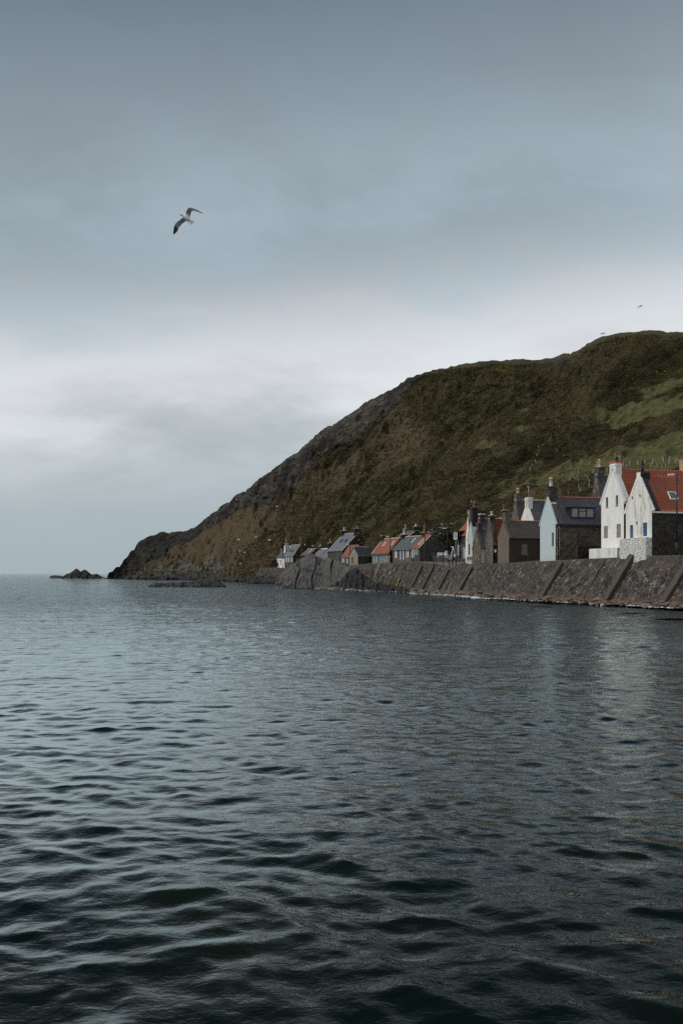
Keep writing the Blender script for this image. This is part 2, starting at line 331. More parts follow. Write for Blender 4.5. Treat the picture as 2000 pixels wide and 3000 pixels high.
# ---------------------------------------------------------------- sea
def build_sea():
    nr = 2500; r = 8.0 * (1500/8.0) ** (np.linspace(0, 1, nr))
    th = np.radians(np.concatenate([np.linspace(-78, -24, 130)[:-1], np.linspace(-24, 24, 560), np.linspace(24, 78, 130)[1:]])); nc = len(th)
    R, T = np.meshgrid(r, th, indexing='ij'); Xs = R*np.sin(T); Ys = R*np.cos(T)-8.0
    step = R * np.maximum(math.log(1500/8.0)/nr, np.gradient(th))
    Zs = np.zeros_like(Xs); Dx = np.zeros_like(Xs); Dy = np.zeros_like(Xs)
    g = np.random.default_rng(11)
    # slow change of wind over the water
    p = np.stack([Xs/9.0, Ys/14.0, np.zeros_like(Xs)], -1); gust = 1 + .45*perlin(p)
    wx = Xs + .35*perlin(np.stack([Xs/3.1, Ys/3.1, np.full_like(Xs, 4.2)], -1)); wy = Ys + .35*perlin(np.stack([Xs/2.7, Ys/2.7, np.full_like(Xs, 9.1)], -1))
    for lam_c, cnt, slope in ((5.0, 12, .009), (2.4, 22, .017), (1.1, 40, .048), (.56, 50, .064), (.31, 36, .036), (.17, 26, .012)):
        for _ in range(cnt):
            lam = lam_c * math.exp(g.normal()*.24); d = math.radians((-118 if lam_c > 2 else (-146 if g.random() < .5 else -80)) + g.normal()*(20 if lam_c > .4 else 32))   # crests run nearly across the view
            k = 2*math.pi/lam; kx, ky = k*math.cos(d), k*math.sin(d)
            a = slope / k * math.sqrt(2/cnt); ph = g.uniform(0, 6.283)
            fade = smooth(lam/step, 2.6, 5.5)
            if fade.max() <= 0: continue
            rows = np.where(fade.max(axis=1) > 0)[0]; n = rows[-1]+1
            A = a*fade[:n]*gust[:n]
            phs = kx*wx[:n]+ky*wy[:n]+ph
            Zs[:n] += A*np.cos(phs); sn = A*1.0*np.sin(phs)
            Dx[:n] -= sn*math.cos(d); Dy[:n] -= sn*math.sin(d)
    V = np.stack([Xs+Dx, Ys+Dy, Zs], -1).reshape(-1, 3)
    me = npmesh('sea_water', V, gridq(nr, nc)[:, ::-1]); me.flip_normals() if False else None
    b = NB(new_mat('sea_water')); tcn = b.n('ShaderNodeNewGeometry')
    def mapp(sc, rot):
        mp = b.n('ShaderNodeMapping'); b.l(tcn.outputs['Position'], mp.inputs[0]); mp.inputs['Scale'].default_value = sc; mp.inputs['Rotation'].default_value = (0, 0, math.radians(rot)); return mp.outputs[0]
    ln = b.n('ShaderNodeVectorMath', operation='LENGTH'); b.l(tcn.outputs['Position'], ln.inputs[0])
    far = b.n('ShaderNodeMapRange'); b.l(ln.outputs['Value'], far.inputs[0]); far.inputs[1].default_value = 15; far.inputs[2].default_value = 120
    fine = b.noise(mapp((1, 1.3, 1), -14), 4.2, 4, .62, .3)
    mid = b.noise(mapp((.55, 1.5, 1), -18), .9, 5, .6, .4)
    big = b.noise(mapp((.5, 1.3, 1), -10), .22, 5, .6, .3)
    h = b.math('ADD', b.math('MULTIPLY', fine, .014), b.math('MULTIPLY', b.math('MULTIPLY', mid, .28), far.outputs[0]))
    h = b.math('ADD', h, b.math('MULTIPLY', b.math('MULTIPLY', big, .8), far.outputs[0]))
    kelp = b.noise(mapp((.35, .35, .35), 20), .8, 4)
    col = b.mix(b.ramp(kelp, [(.45, 0), (.7, 1)]), (.002,.0055,.005), (.007,.011,.0075))
    bp = b.n('ShaderNodeBump'); b.l(h, bp.inputs['Height']); bp.inputs['Distance'].default_value = 1.0
    fr = b.n('ShaderNodeFresnel'); fr.inputs['IOR'].default_value = 1.333; b.l(bp.outputs[0], fr.inputs['Normal'])
    fac = b.ramp(fr.outputs[0], [(0.02, .004), (.08, .016), (.15, .085), (.28, .41), (.46, .76), (1, 1)])
    dif = b.n('ShaderNodeBsdfDiffuse'); b.l(col, dif.inputs['Color']); gl = b.n('ShaderNodeBsdfGlossy'); gl.inputs['Roughness'].default_value = .05; b.l(bp.outputs[0], gl.inputs['Normal']); gl.inputs['Color'].default_value = (.90, .985, .99, 1)
    ms = b.n('ShaderNodeMixShader'); b.l(fac, ms.inputs[0]); b.l(dif.outputs[0], ms.inputs[1]); b.l(gl.outputs[0], ms.inputs[2])
    b.l(ms.outputs[0], b.t.nodes['Material Output'].inputs[0]); b.t.nodes.remove(b.b)
    o = link('sea_water', me, b.m); tag(o, kind='structure')
    # far sea to the horizon
    mb = MB()
    ths = [math.radians(a) for a in np.linspace(-180, 180, 73)]
    for a0, a1 in zip(ths, ths[1:]):
        mb.poly([(0, 0, -.3), (30000*math.sin(a1), 30000*math.cos(a1), -.3), (30000*math.sin(a0), 30000*math.cos(a0), -.3)])
    o2 = mb.build('open_sea', b.m, recalc=False)
    for p in o2.data.polygons: pass
    tag(o2, kind='structure')
    for ob in (o, o2):
        nrm = ob.data.polygons[0].normal
        if nrm.z < 0: ob.data.flip_normals()
build_sea()

# ---------------------------------------------------------------- coast line
BASE = np.array([(38.6,76),(35.5,86),(32.7,97),(29.6,112),(24.2,126),(17.9,152),(15.2,166),(11.2,185),(2.7,202.6),(-2,219),(-5,240),(-7.5,258),(-10.5,276),(-15,303),(-21.5,334),(-31,347)], float)
ZTOP = np.array([5.25,5.3,5.3,5.35,5.1,4.75,4.65,5.65,5.3,5.1,5.3,5.4,5.4,5.3,5.2,5.2])
SETB = np.array([4.2,4.2,4.2,4.2,3.9,3.3,3.0,3.1,3.0,2.8,3.0,3.0,3.0,2.8,2.6,2.6])
seg = np.linalg.norm(np.diff(BASE, axis=0), axis=1); S = np.concatenate([[0], np.cumsum(seg)])
def coast(s):
    s = np.asarray(s, float); x = np.interp(s, S, BASE[:, 0]); y = np.interp(s, S, BASE[:, 1])
    e = 3.0; dx = np.interp(s+e, S, BASE[:, 0])-np.interp(s-e, S, BASE[:, 0]); dy = np.interp(s+e, S, BASE[:, 1])-np.interp(s-e, S, BASE[:, 1])
    L = np.hypot(dx, dy); nx, ny = dy/L, -dx/L
    return x, y, nx, ny, np.interp(s, S, ZTOP), np.interp(s, S, SETB)
def build_wall():
    s = np.arange(0, S[-1], .22); x, y, nx, ny, zt, sb = coast(s); nrw = 34
    t = np.linspace(0, 1, nrw)[:, None]
    Xw = x+nx*sb*t; Yw = y+ny*sb*t; Zw = -.8+(zt+.8)*t + 0*x
    # stone relief, fading at the top edge
    P = np.stack([Xw, Yw, Zw], -1)
    d = (.10*fbm(P*1.9, 3, ridged=True) + .16*perlin(P*.45))*np.minimum(1, (1-t)*8+.25)
    Xw = Xw-nx*d*.7; Yw = Yw-ny*d*.7; Zw = Zw+d*.5
    # a concrete walkway edge on top
    V = np.stack([Xw, Yw, Zw], -1).reshape(-1, 3)
    me = npmesh('masonry_face', V, gridq(nrw, len(s)), True)
    if me.polygons[50].normal.z < 0: me.flip_normals()
    root = empty('sea_wall', (29.6, 112, 0), 0, 'long dark sloping cobbled sea wall with brown concrete ribs', 'sea wall')
    b = NB(new_mat('cobbled_wall')); c = b.coord(rnd=False)
    wv = b.n('ShaderNodeVectorMath', operation='ADD'); nz = b.n('ShaderNodeTexNoise'); nz.inputs['Scale'].default_value = 2; b.l(c, nz.inputs[0]); sc = b.n('ShaderNodeVectorMath', operation='SCALE'); sc.inputs['Scale'].default_value = .35
    b.l(nz.outputs['Color'], sc.inputs[0]); b.l(c, wv.inputs[0]); b.l(sc.outputs[0], wv.inputs[1])
    edge = b.vor(wv.outputs[0], 1.9, 'DISTANCE_TO_EDGE'); cell = b.n('ShaderNodeSeparateColor'); b.l(b.vor(wv.outputs[0], 1.9, 'F1', 'Color'), cell.inputs[0])
    col = b.mix(cell.outputs[0], (.010,.0095,.009), (.078,.067,.053)); big = b.noise(c, .22, 5, .6); med = b.noise(c, .8, 5, .65); fine = b.noise(c, 7, 4, .7)
    col = b.mix(1.0, col, b.ramp(fine, [(.3, .5), (.7, 1.5)]), 'MULTIPLY')
    col = b.mix(b.math('MULTIPLY', b.ramp(edge, [(.0, 1), (.10, 0)]), b.ramp(med, [(.46, .06), (.60, 1)])), col, (.34,.31,.27))
    col = b.mix(b.math('MULTIPLY', b.ramp(big, [(.48, 0), (.68, 1)]), .55), col, (.085,.055,.035))
    sp = b.n('ShaderNodeSeparateXYZ'); b.l(c, sp.inputs[0]); zb_ = b.n('ShaderNodeMapRange'); b.l(b.math('ADD', sp.outputs[2], b.math('MULTIPLY', med, -1.6)), zb_.inputs[0]); zb_.inputs[1].default_value = .3; zb_.inputs[2].default_value = -.3
    col = b.mix(b.math('MULTIPLY', zb_.outputs[0], .75), col, (.13,.092,.06)); zt_ = b.n('ShaderNodeMapRange'); b.l(sp.outputs[2], zt_.inputs[0]); zt_.inputs[1].default_value = 4.3; zt_.inputs[2].default_value = 5.4; col = b.mix(b.math('MULTIPLY', zt_.outputs[0], .6), col, (.075,.06,.045))
    b.out(col, .85, b.math('ADD', b.ramp(edge, [(0, 0), (.2, 1)]), b.math('MULTIPLY', fine, .4)), 1.0, .14, .3)
    o = link('masonry_face', me, b.m, root); o.location = -Vector(root.location)
    # ribs
    def s_at(px):
        ss = np.linspace(0, S[-1], 4000); xx, yy = coast(ss)[:2]; return ss[np.argmin(np.abs(xx/yy-KX(px)))]
    for px, wd, pr, t0, t1 in ((1925,1.1,.5,.1,1.0),(1762,1.0,.55,.12,1.0),(1690,.35,.2,.15,.97),(1574,.85,.5,.10,.92),(1333,.8,.5,.1,.9),(1272,.95,.45,.12,.88),(1228,.8,.45,.1,.95),(1196,.85,.45,.12,.90),(1128,.35,.15,.15,.9),(1062,.3,.18,.3,.98),(1150,.35,.12,.2,.9)):
        s0 = s_at(px); x0, y0, nx0, ny0, z0, sb0 = [float(v) for v in coast(s0)]
        tx, ty = -ny0, nx0; mb = MB(); p = []
        n = 9; rows = []
        for i in range(n+1):
            tt = t0+(t1-t0)*i/n; cx = x0+nx0*sb0*tt; cy = y0+ny0*sb0*tt; cz = -.8+(z0+.8)*tt
            j = .05*math.sin(i*2.3+px); ou = (-nx0*.7*(pr+j*.6), -ny0*.7*(pr+j*.6), .6*(pr+j*.6)); ww = wd/2+j*.4
            rows.append([(cx-tx*ww, cy-ty*ww, cz-.15), (cx-tx*ww+ou[0], cy-ty*ww+ou[1], cz+ou[2]), (cx+tx*ww+ou[0], cy+ty*ww+ou[1], cz+ou[2]), (cx+tx*ww, cy+ty*ww, cz-.15)])
        for a, c_ in zip(rows, rows[1:]):
            mb.poly([a[0], a[1], c_[1], c_[0]]); mb.poly([a[1], a[2], c_[2], c_[1]]); mb.poly([a[2], a[3], c_[3], c_[2]])
        mb.poly(rows[0]); mb.poly(rows[-1][::-1])
        bmesh.ops.remove_doubles(mb.bm, verts=mb.bm.verts[:], dist=.001)
        o = mb.build('rib', M['concrete'], root); o.location = -Vector(root.location)
    # pale pipe and yellow patch
    for px, mt, nm, t0, t1, rr in ((1078, 'ridge_tan', 'outfall_pipe', .35, .98, .09),):
        s0 = s_at(px); x0, y0, nx0, ny0, z0, sb0 = [float(v) for v in coast(s0)]; mb = MB()
        q = lambda tt: (x0+nx0*sb0*tt-nx0*.2, y0+ny0*sb0*tt-ny0*.2, -.8+(z0+.8)*tt+.22)
        mb.tube(q(t0), q(t1), rr); o = mb.build(nm, M[mt], root); o.location = -Vector(root.location)
    s0 = s_at(1152); x0, y0, nx0, ny0, z0, sb0 = [float(v) for v in coast(s0)]; tx, ty = -ny0, nx0; mb = MB()
    g = random.Random(4); L_, R_ = [], []
    for i in range(9):
        tt = .24+.26*i/8; wl_ = .42+g.uniform(-.12, .12)-.04*i; cx = x0+nx0*sb0*tt-nx0*.22; cy = y0+ny0*sb0*tt-ny0*.22; cz = -.8+(z0+.8)*tt+.20
        L_.append((cx-tx*wl_, cy-ty*wl_, cz)); R_.append((cx+tx*wl_*.9, cy+ty*wl_*.9, cz))
    for i in range(8): mb.poly([L_[i], R_[i], R_[i+1], L_[i+1]])
    for f in list(mb.bm.faces): pass
    r = bmesh.ops.solidify(mb.bm, geom=mb.bm.faces[:], thickness=.06)
    o = mb.build('yellow_patch', M['yellow'], root); o.location = -Vector(root.location); o['label'] = 'yellow painted patch low on the wall'
    # street behind the wall edge
    s = np.arange(0, S[-1], 1.0); x, y, nx, ny, zt, sb = coast(s); rows = []
    for off, dz in ((0, -.25), (.02, .05), (.4, .07), (.42, .012), (3.2, .012), (9, .1)):
        rows.append(np.stack([x+nx*(sb+off), y+ny*(sb+off), zt+dz], -1))
    me = npmesh('street', np.concatenate(rows), gridq(6, len(s)), False)
    if me.polygons[-5].normal.z < 0: me.flip_normals()
    o = link('street', me, M['asphalt']); tag(o, kind='structure')
build_wall()

# ---------------------------------------------------------------- hillside
SKY = np.array([(300,1697),(311,1688),(318,1674),(331,1667),(337,1657),(350,1652),(362,1632),(372,1626),(383,1606),(392,1603),(398,1588),(408,1580),(420,1569),(447,1561),(455,1558),(475,1549),(488,1553),(512,1548),(545,1546),(575,1537),(610,1512),(640,1492),(680,1462),(720,1437),(760,1404),(800,1378),(840,1345),(858,1330),(862,1334),(900,1299),(930,1274),(960,1252),(1000,1227),(1040,1198),(1070,1181),(1100,1165),(1150,1143),(1190,1114),(1220,1100),(1255,1090),(1310,1079),(1370,1067),(1430,1058),(1500,1056),(1560,1054),(1620,1051),(1640,1042),(1652,1037),(1668,1041),(1675,1035),(1695,1028),(1720,1008),(1760,992),(1800,982),(1850,976),(1900,972),(1950,974),(2000,974),(2200,980)], float)
CY = np.array([(290,600),(400,615),(560,575),(680,520),(860,455),(1000,425),(1250,365),(1500,330),(1660,315),(1720,285),(2000,250),(2200,240)], float)
FY = np.array([(290,596),(375,575),(400,567),(560,512),(660,440),(730,400),(745,372),(835,362),(900,315),(1000,268),(1090,232),(1140,222),(1250,212),(1330,200),(1400,184),(1490,168),(1626,153),(1760,142),(1900,134),(2000,130),(2200,126)], float)
FZ = np.array([(290,-1.2),(700,-1.2),(735,-.8),(760,5.0),(1000,6.0),(1250,6.6),(1400,5.8),(2200,6.4)], float)
def hill_point(px, t):
    """t: 0 at the foot, 1 at the crest"""
    px = np.asarray(px, float); t = np.asarray(t, float)
    sk = np.interp(px, SKY[:, 0], SKY[:, 1]); yc = np.interp(px, CY[:, 0], CY[:, 1]); yf = np.interp(px, FY[:, 0], FY[:, 1]); zf = np.interp(px, FZ[:, 0], FZ[:, 1])
    e1 = (HOR-sk)/F; e0 = (zf-H)/yf
    tt = np.clip(t, 0, 1); Yv = yf+(yc-yf)*tt; e = e0+(e1-e0)*tt; Zv = H+e*Yv
    return KX(px)*Yv, Yv, Zv
def hill_disp(px, t, Xv, Yv, Zv):
    P = np.stack([Xv, Yv, Zv], -1)
    py = HOR - (Zv-H)/Yv*F
    edge0 = np.minimum(smooth(t, 0, .12), 1); crest = smooth(t, .88, 1.0)
    # rock mask: cliff along the left skyline, headland, slabs near the water
    sk = np.interp(px, SKY[:, 0], SKY[:, 1]); dsk = py-sk
    nn = fbm(P*.03+5, 4)
    band = np.interp(px, [290,540,600,700,846,900,976,1053,1130,1206,1250], [40,25,38,65,118,122,88,74,62,34,5])
    rock = (1-smooth(dsk+nn*50, band*.8, band*1.15))*(1-smooth(px, 1200, 1270))*.9
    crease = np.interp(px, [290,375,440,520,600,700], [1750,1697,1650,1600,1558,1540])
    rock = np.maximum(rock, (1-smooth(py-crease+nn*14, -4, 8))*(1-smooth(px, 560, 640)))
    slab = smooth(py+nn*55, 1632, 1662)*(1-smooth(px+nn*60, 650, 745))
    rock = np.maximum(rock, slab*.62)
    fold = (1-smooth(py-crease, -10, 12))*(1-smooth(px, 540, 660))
    # bare outcrop by the notch
    rock = np.maximum(rock, np.exp(-(((px-1640)/70)**2+((py-1062)/22)**2)*1.3)*.9*smooth(py-sk, -5, 2))
    diag = np.stack([(Xv*.75-Zv*.95)/13+.5*perlin(P/25), Yv/90, (Zv*.8+Xv*.6)/75], -1)
    gully = fbm(diag, 4, ridged=True)
    d = 3.4*fbm(P/42, 3) + 5.6*gully*(1-rock) + 2.6*(.5-2*np.abs(perlin(P/13)))+1.9*(.5-2*np.abs(perlin(P/6)))+1.0*(.6-2*np.abs(perlin(P/2.8+7)))+.5*fbm(P/1.5, 2)
    Pr = np.stack([Xv/9+Zv/14, Yv/12, (Zv-.35*Xv)/4.5], -1)
    dr = 3.6*fbm(Pr, 5, gain=.6, ridged=True)+.9*np.round(fbm(Pr*.8+3, 3)*5)/5*2
    bro = np.exp(-(((px-640)/230)**2+((py-1585)/100)**2)); d = d*(1-.3*rock-.35*bro) + rock*dr*(1-.45*(px < 560)) - .8*rock - 5*fold
    edge = edge0*(1-(.80-.12*rock)*crest); far = np.clip(Yv/400, .45, 1.3)
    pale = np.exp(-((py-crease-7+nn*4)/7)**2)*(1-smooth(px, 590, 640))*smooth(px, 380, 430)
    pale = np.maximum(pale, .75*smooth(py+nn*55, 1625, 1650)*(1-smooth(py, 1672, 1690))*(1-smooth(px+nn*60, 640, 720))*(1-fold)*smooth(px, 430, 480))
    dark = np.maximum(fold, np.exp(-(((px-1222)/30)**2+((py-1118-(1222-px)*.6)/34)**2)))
    return d*edge*far, rock, gully, nn, pale, dark
def hill_masks(px, py, nn, P):
    def blob(cx, cy, rx, ry, k=1.0, rot=0):
        c, s_ = math.cos(math.radians(rot)), math.sin(math.radians(rot)); dx, dy = px-cx, py-cy
        u, v = (dx*c+dy*s_)/rx, (-dx*s_+dy*c)/ry
        return k*(1-smooth(np.sqrt(u*u+v*v)+nz*.55, .75, 1.12))
    nz = fbm(P/7, 4)
    g = np.zeros_like(px)
    for a in ((1940,1212,205,34,1,-4),(1800,1234,70,16,.8,0),(1800,1268,45,14,.7,0),(1960,1150,70,22,.9,-10),(1862,1140,32,12,.6,8),(2000,1326,190,34,1,-8),(1890,1368,240,32,1,-3),(1655,1405,130,34,.7,-8),(1520,1402,80,24,.5,-30),(1432,1318,42,12,.9,-16),(1537,1284,30,8,1,-8),(1535,1234,26,6,.6,0),(1408,1318,30,10,.5,-20),(1490,1460,40,30,.6,-30)):
        g = np.maximum(g, blob(*a))
    br = np.zeros_like(px)
    for a in ((650,1560,190,90,1,-12),(520,1625,140,40,.8,-18),(760,1640,120,50,.6,0),(800,1570,120,60,.5,-20),(1180,1310,90,80,.75,-60),(1140,1370,80,30,.7,-30),(985,1410,110,45,.7,-30),(1290,1322,30,10,.9,0),(900,1470,120,50,.5,-30),(1590,1470,60,40,.7,0)):
        br = np.maximum(br, blob(*a))
    yl = np.zeros_like(px)
    for a in ((1480,1116,60,10,1),(1470,1094,40,8,1),(1590,1096,24,6,1),(1588,1150,14,6,1),(1700,1162,14,6,1),(1980,1095,50,20,.8),(1900,1155,14,6,.7),(1840,1098,40,14,.5),(1520,1215,12,6,.8),(1950,1040,60,10,.4),(1390,1250,10,6,.8),(1730,1208,14,6,.6),(1640,1140,60,12,.45)):
        yl = np.maximum(yl, blob(*a))
    return g, br, yl
def build_hill():
    pxs = np.concatenate([np.arange(290, 760, 2.2), np.arange(760, 2200, 2.7)]); nc = len(pxs)
    ts = np.linspace(0, 1, 420)
    PX, T = np.meshgrid(pxs, ts); Xv, Yv, Zv = hill_point(PX, T)
    d, rock, gully, nn, pale, dark = hill_disp(PX, T, Xv, Yv, Zv)
    P = np.stack([Xv, Yv, Zv], -1); py = HOR-(Zv-H)/Yv*F
    g, br, yl = hill_masks(PX, py, nn, P)
    Yd = Yv - d*.55; Zd = Zv + d*.75; Xd = Xv
    # rows behind the crest (plateau)
    extra = []
    for dy, dzf in ((3, .0), (12, -.2), (60, -2), (260, -6)):
        extra.append(np.stack([Xd[-1]*(Yd[-1]+dy)/Yd[-1], Yd[-1]+dy, np.maximum(Zd[-1]+dzf, -2)], -1))
    # rows in front of the foot (village ground), only where the wall stands
    sS = np.linspace(0, S[-1], 3000); cx, cy, cnx, cny, czt, csb = coast(sS); ex, ey = cx+cnx*(csb+.3), cy+cny*(csb+.3)
    o_ = np.argsort(ex/ey); ke = (ex/ey)[o_]
    kk = KX(pxs); ye = np.interp(kk, ke, ey[o_]); ze = np.interp(kk, ke, czt[o_])-.03
    vill = pxs >= 752
    y0 = np.where(vill, ye, Yd[0]-2); z0 = np.where(vill, ze, -2.5)
    y1 = np.where(vill, ye+(Yd[0]-ye)*.5, Yd[0]-1); z1 = np.where(vill, ze*.6+Zd[0]*.4, -1.8)
    front = [np.stack([kk*y0, y0, z0], -1), np.stack([kk*y1, y1, z1], -1)]
    V = np.concatenate([np.array(front), np.stack([Xd, Yd, Zd], -1), np.array(extra)], 0)
    nr = V.shape[0]
    me = npmesh('hillside', V.reshape(-1, 3), gridq(nr, nc))
    if me.polygons[nc*100].normal.z < 0: me.flip_normals()
    def ext(a): return np.concatenate([a[:1], a[:1], a] + [a[-1:]]*4, 0)
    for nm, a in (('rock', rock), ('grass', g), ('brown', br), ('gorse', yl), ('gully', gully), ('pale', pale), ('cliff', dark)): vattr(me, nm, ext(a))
    b = NB(new_mat('hillside')); c = b.coord(rnd=False)
    n1 = b.noise(c, .35, 6, .7); n2 = b.noise(c, 1.6, 5, .7); n3 = b.noise(c, .06, 4, .6); st = b.noise(b.coord(scale=(.25, .3, 1.3), rot=(0, math.radians(32), 0), rnd=False), .42, 7, .75)
    scrub = b.mix(b.ramp(n2, [(.35, 0), (.65, 1)]), (.014,.015,.007), (.062,.056,.025))
    scrub = b.mix(b.math('MULTIPLY', b.ramp(n1, [(.45, 0), (.7, 1)]), .6), scrub, (.072,.050,.027))
    scrub = b.mix(b.ramp(n3, [(.35, .8), (.6, 0)]), scrub, (.018,.018,.008)); scrub = b.mix(b.ramp(b.attr('gully'), [(-.0, 0), (.45, .7)]), scrub, (.080,.066,.031))  # bracken brown on gully ridges, also painting in relief the light leaves flat
    grass = b.mix(b.ramp(n1, [(.3, 0), (.7, 1)]), (.060,.060,.023), (.140,.126,.052)); tr = b.noise(b.coord(scale=(.12, .3, 1.6), rnd=False), 1.5, 5, .7); grass = b.mix(b.math('MULTIPLY', b.ramp(tr, [(.48, 0), (.62, 1)]), .75), grass, (.045,.042,.018)); grass = b.mix(b.math('MULTIPLY', b.ramp(n2, [(.5, 0), (.66, 1)]), .5), grass, (.04,.042,.018))
    brown = b.mix(b.ramp(n2, [(.35, 0), (.68, 1)]), (.042,.032,.018), (.148,.104,.061)); brown = b.mix(b.math('MULTIPLY', b.ramp(n1, [(.5, 0), (.75, 1)]), .5), brown, (.115,.080,.045))
    rockc = b.mix(b.ramp(st, [(.41, 0), (.60, 1)]), (.009,.009,.010), (.135,.122,.108)); rockc = b.mix(b.ramp(n1, [(.42, 0), (.58, .8)]), rockc, (.05,.042,.022)); rockc = b.mix(b.ramp(n3, [(.40, .75), (.52, 0)]), rockc, (.014,.013,.013))
    rockc = b.mix(b.math('MULTIPLY', b.ramp(n2, [(.62, 0), (.72, 1)]), .55), rockc, (.32,.31,.30))
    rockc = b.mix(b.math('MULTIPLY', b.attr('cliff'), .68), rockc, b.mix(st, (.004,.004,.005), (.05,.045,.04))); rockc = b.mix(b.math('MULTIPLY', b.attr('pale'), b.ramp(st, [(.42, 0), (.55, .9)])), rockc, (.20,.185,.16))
    def soft(a, lo, hi): return b.ramp(b.math('ADD', a, b.math('ADD', b.math('MULTIPLY', b.math('SUBTRACT', n2, .5), .8), b.math('MULTIPLY', b.math('SUBTRACT', n1, .5), 1.3))), [(lo, 0), (hi, 1)])
    col = b.mix(soft(b.attr('brown'), .30, .85), scrub, brown); col = b.mix(soft(b.attr('grass'), .34, .56), col, grass)
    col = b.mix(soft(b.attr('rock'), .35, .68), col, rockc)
    # rock shows on the steepest faces of slopes
    col = b.mix(b.math('MULTIPLY', soft(b.attr('gorse'), .95, 1.25), .4), col, (.26,.19,.02))
    hgt = b.math('ADD', b.math('MULTIPLY', n1, .9), b.math('ADD', b.math('MULTIPLY', n2, .5), b.math('MULTIPLY', b.math('MULTIPLY', st, 1.2), b.attr('rock'))))
    b.out(col, .95, hgt, 1.0, .9, .15)
    o = link('hillside', me, b.m); tag(o, kind='structure')
    return dict(pxs=pxs, ts=ts, X=Xd, Y=Yd, Z=Zd, rock=rock, grass=g, brown=br, gorse=yl, gully=gully)
HILL = build_hill()
HPY = HOR-(HILL['Z']-H)/HILL['Y']*F
def on_hill(px, py):
    j = int(np.argmin(np.abs(HILL['pxs']-px))); colm = HPY[:, j]; i = int(np.argmin(np.abs(colm-py)))
    return Vector((float(HILL['X'][i, j]), float(HILL['Y'][i, j]), float(HILL['Z'][i, j])))

# scrub: leaf clumps all over the slope, beyond counting
def build_scrub():
    g = np.random.default_rng(21); N = 52000
    nr, nc = HILL['X'].shape
    i = g.integers(0, nr, N*3); j = g.integers(0, nc, N*3)
    px = HILL['pxs'][j]; gr = HILL['grass'][i, j]; rk = HILL['rock'][i, j]; br = HILL['brown'][i, j]
    P = np.stack([HILL['X'][i, j], HILL['Y'][i, j], HILL['Z'][i, j]], -1)
    cl = fbm(P/14, 3)
    keep = g.random(N*3) < np.clip((1-smooth(gr+.5*fbm(P/4, 3)+.25*fbm(P/11+9, 2), .2, .75))*(1-rk*1.05)*(1-br*.97)*(.8+cl*1.0), .0, 1)
    keep &= (rk < .45) & (i < nr*.972)
    keep &= (px > 700) | (g.random(N*3) < .05)
    i, j, P, cl = i[keep][:N], j[keep][:N], P[keep][:N], cl[keep][:N]; n = len(i)
    yl = HILL['gorse'][i, j]; br = br[keep][:N]
    K = 20
    size = np.exp(g.normal(size=n)*.35)*.50*np.clip(P[:, 1]/260, .55, 1.4)
    d = g.normal(size=(n, K, 3)); d /= np.linalg.norm(d, axis=2)[..., None]; d[..., 2] = np.abs(d[..., 2])*.8-.12
    rad = g.random((n, K, 1))**.4
    c = P[:, None, :] + d*rad*size[:, None, None]*np.array([2.4, 2.4, .55])
    u = g.normal(size=(n, K, 3)); v = g.normal(size=(n, K, 3)); s = (size[:, None]*g.uniform(.16, .34, (n, K)))[..., None]
    u /= np.linalg.norm(u, axis=2)[..., None]; v /= np.linalg.norm(v, axis=2)[..., None]
    V = np.stack([c+u*s, c+v*s, c-(u+v)*s*.6], 2).reshape(-1, 3)
    me = npmesh('scrub', V, np.arange(len(V)).reshape(-1, 3), False)
    gul = HILL['gully'][i, j]; tone = np.repeat(np.clip(.38+cl*.8+.8*gul+.7*fbm(P/38+3, 2)+g.normal(size=n)*.06, 0, 1), K)+g.normal(size=n*K)*.03  # leaves paler on gully ridges: relief shading put into the tone
    fl = (g.random(n*K) < np.repeat(yl*.22*(g.random(n) < .35), K)).astype(float)
    vattr(me, 'tone', np.repeat(tone, 3)); vattr(me, 'flower', np.repeat(fl, 3)); vattr(me, 'bracken', np.repeat(np.repeat((g.random(n) < .25+br*.5).astype(float), K), 3))
    b = NB(new_mat('scrub_leaves')); t = b.attr('tone')
    col = b.ramp(t, [(.0, (.008,.009,.004)), (.4, (.022,.022,.009)), (.75, (.052,.046,.019)), (1, (.095,.078,.038))])
    col = b.mix(b.math('MULTIPLY', b.attr('bracken'), .6), col, (.058,.038,.022)); col = b.mix(b.attr('flower'), col, (.36,.27,.02))
    b.out(col, .9, spec=.05)
    o = link('hillside_scrub', me, b.m); tag(o, 'dark gorse and bracken scrub covering the hillside', 'scrub', kind='stuff')
build_scrub()

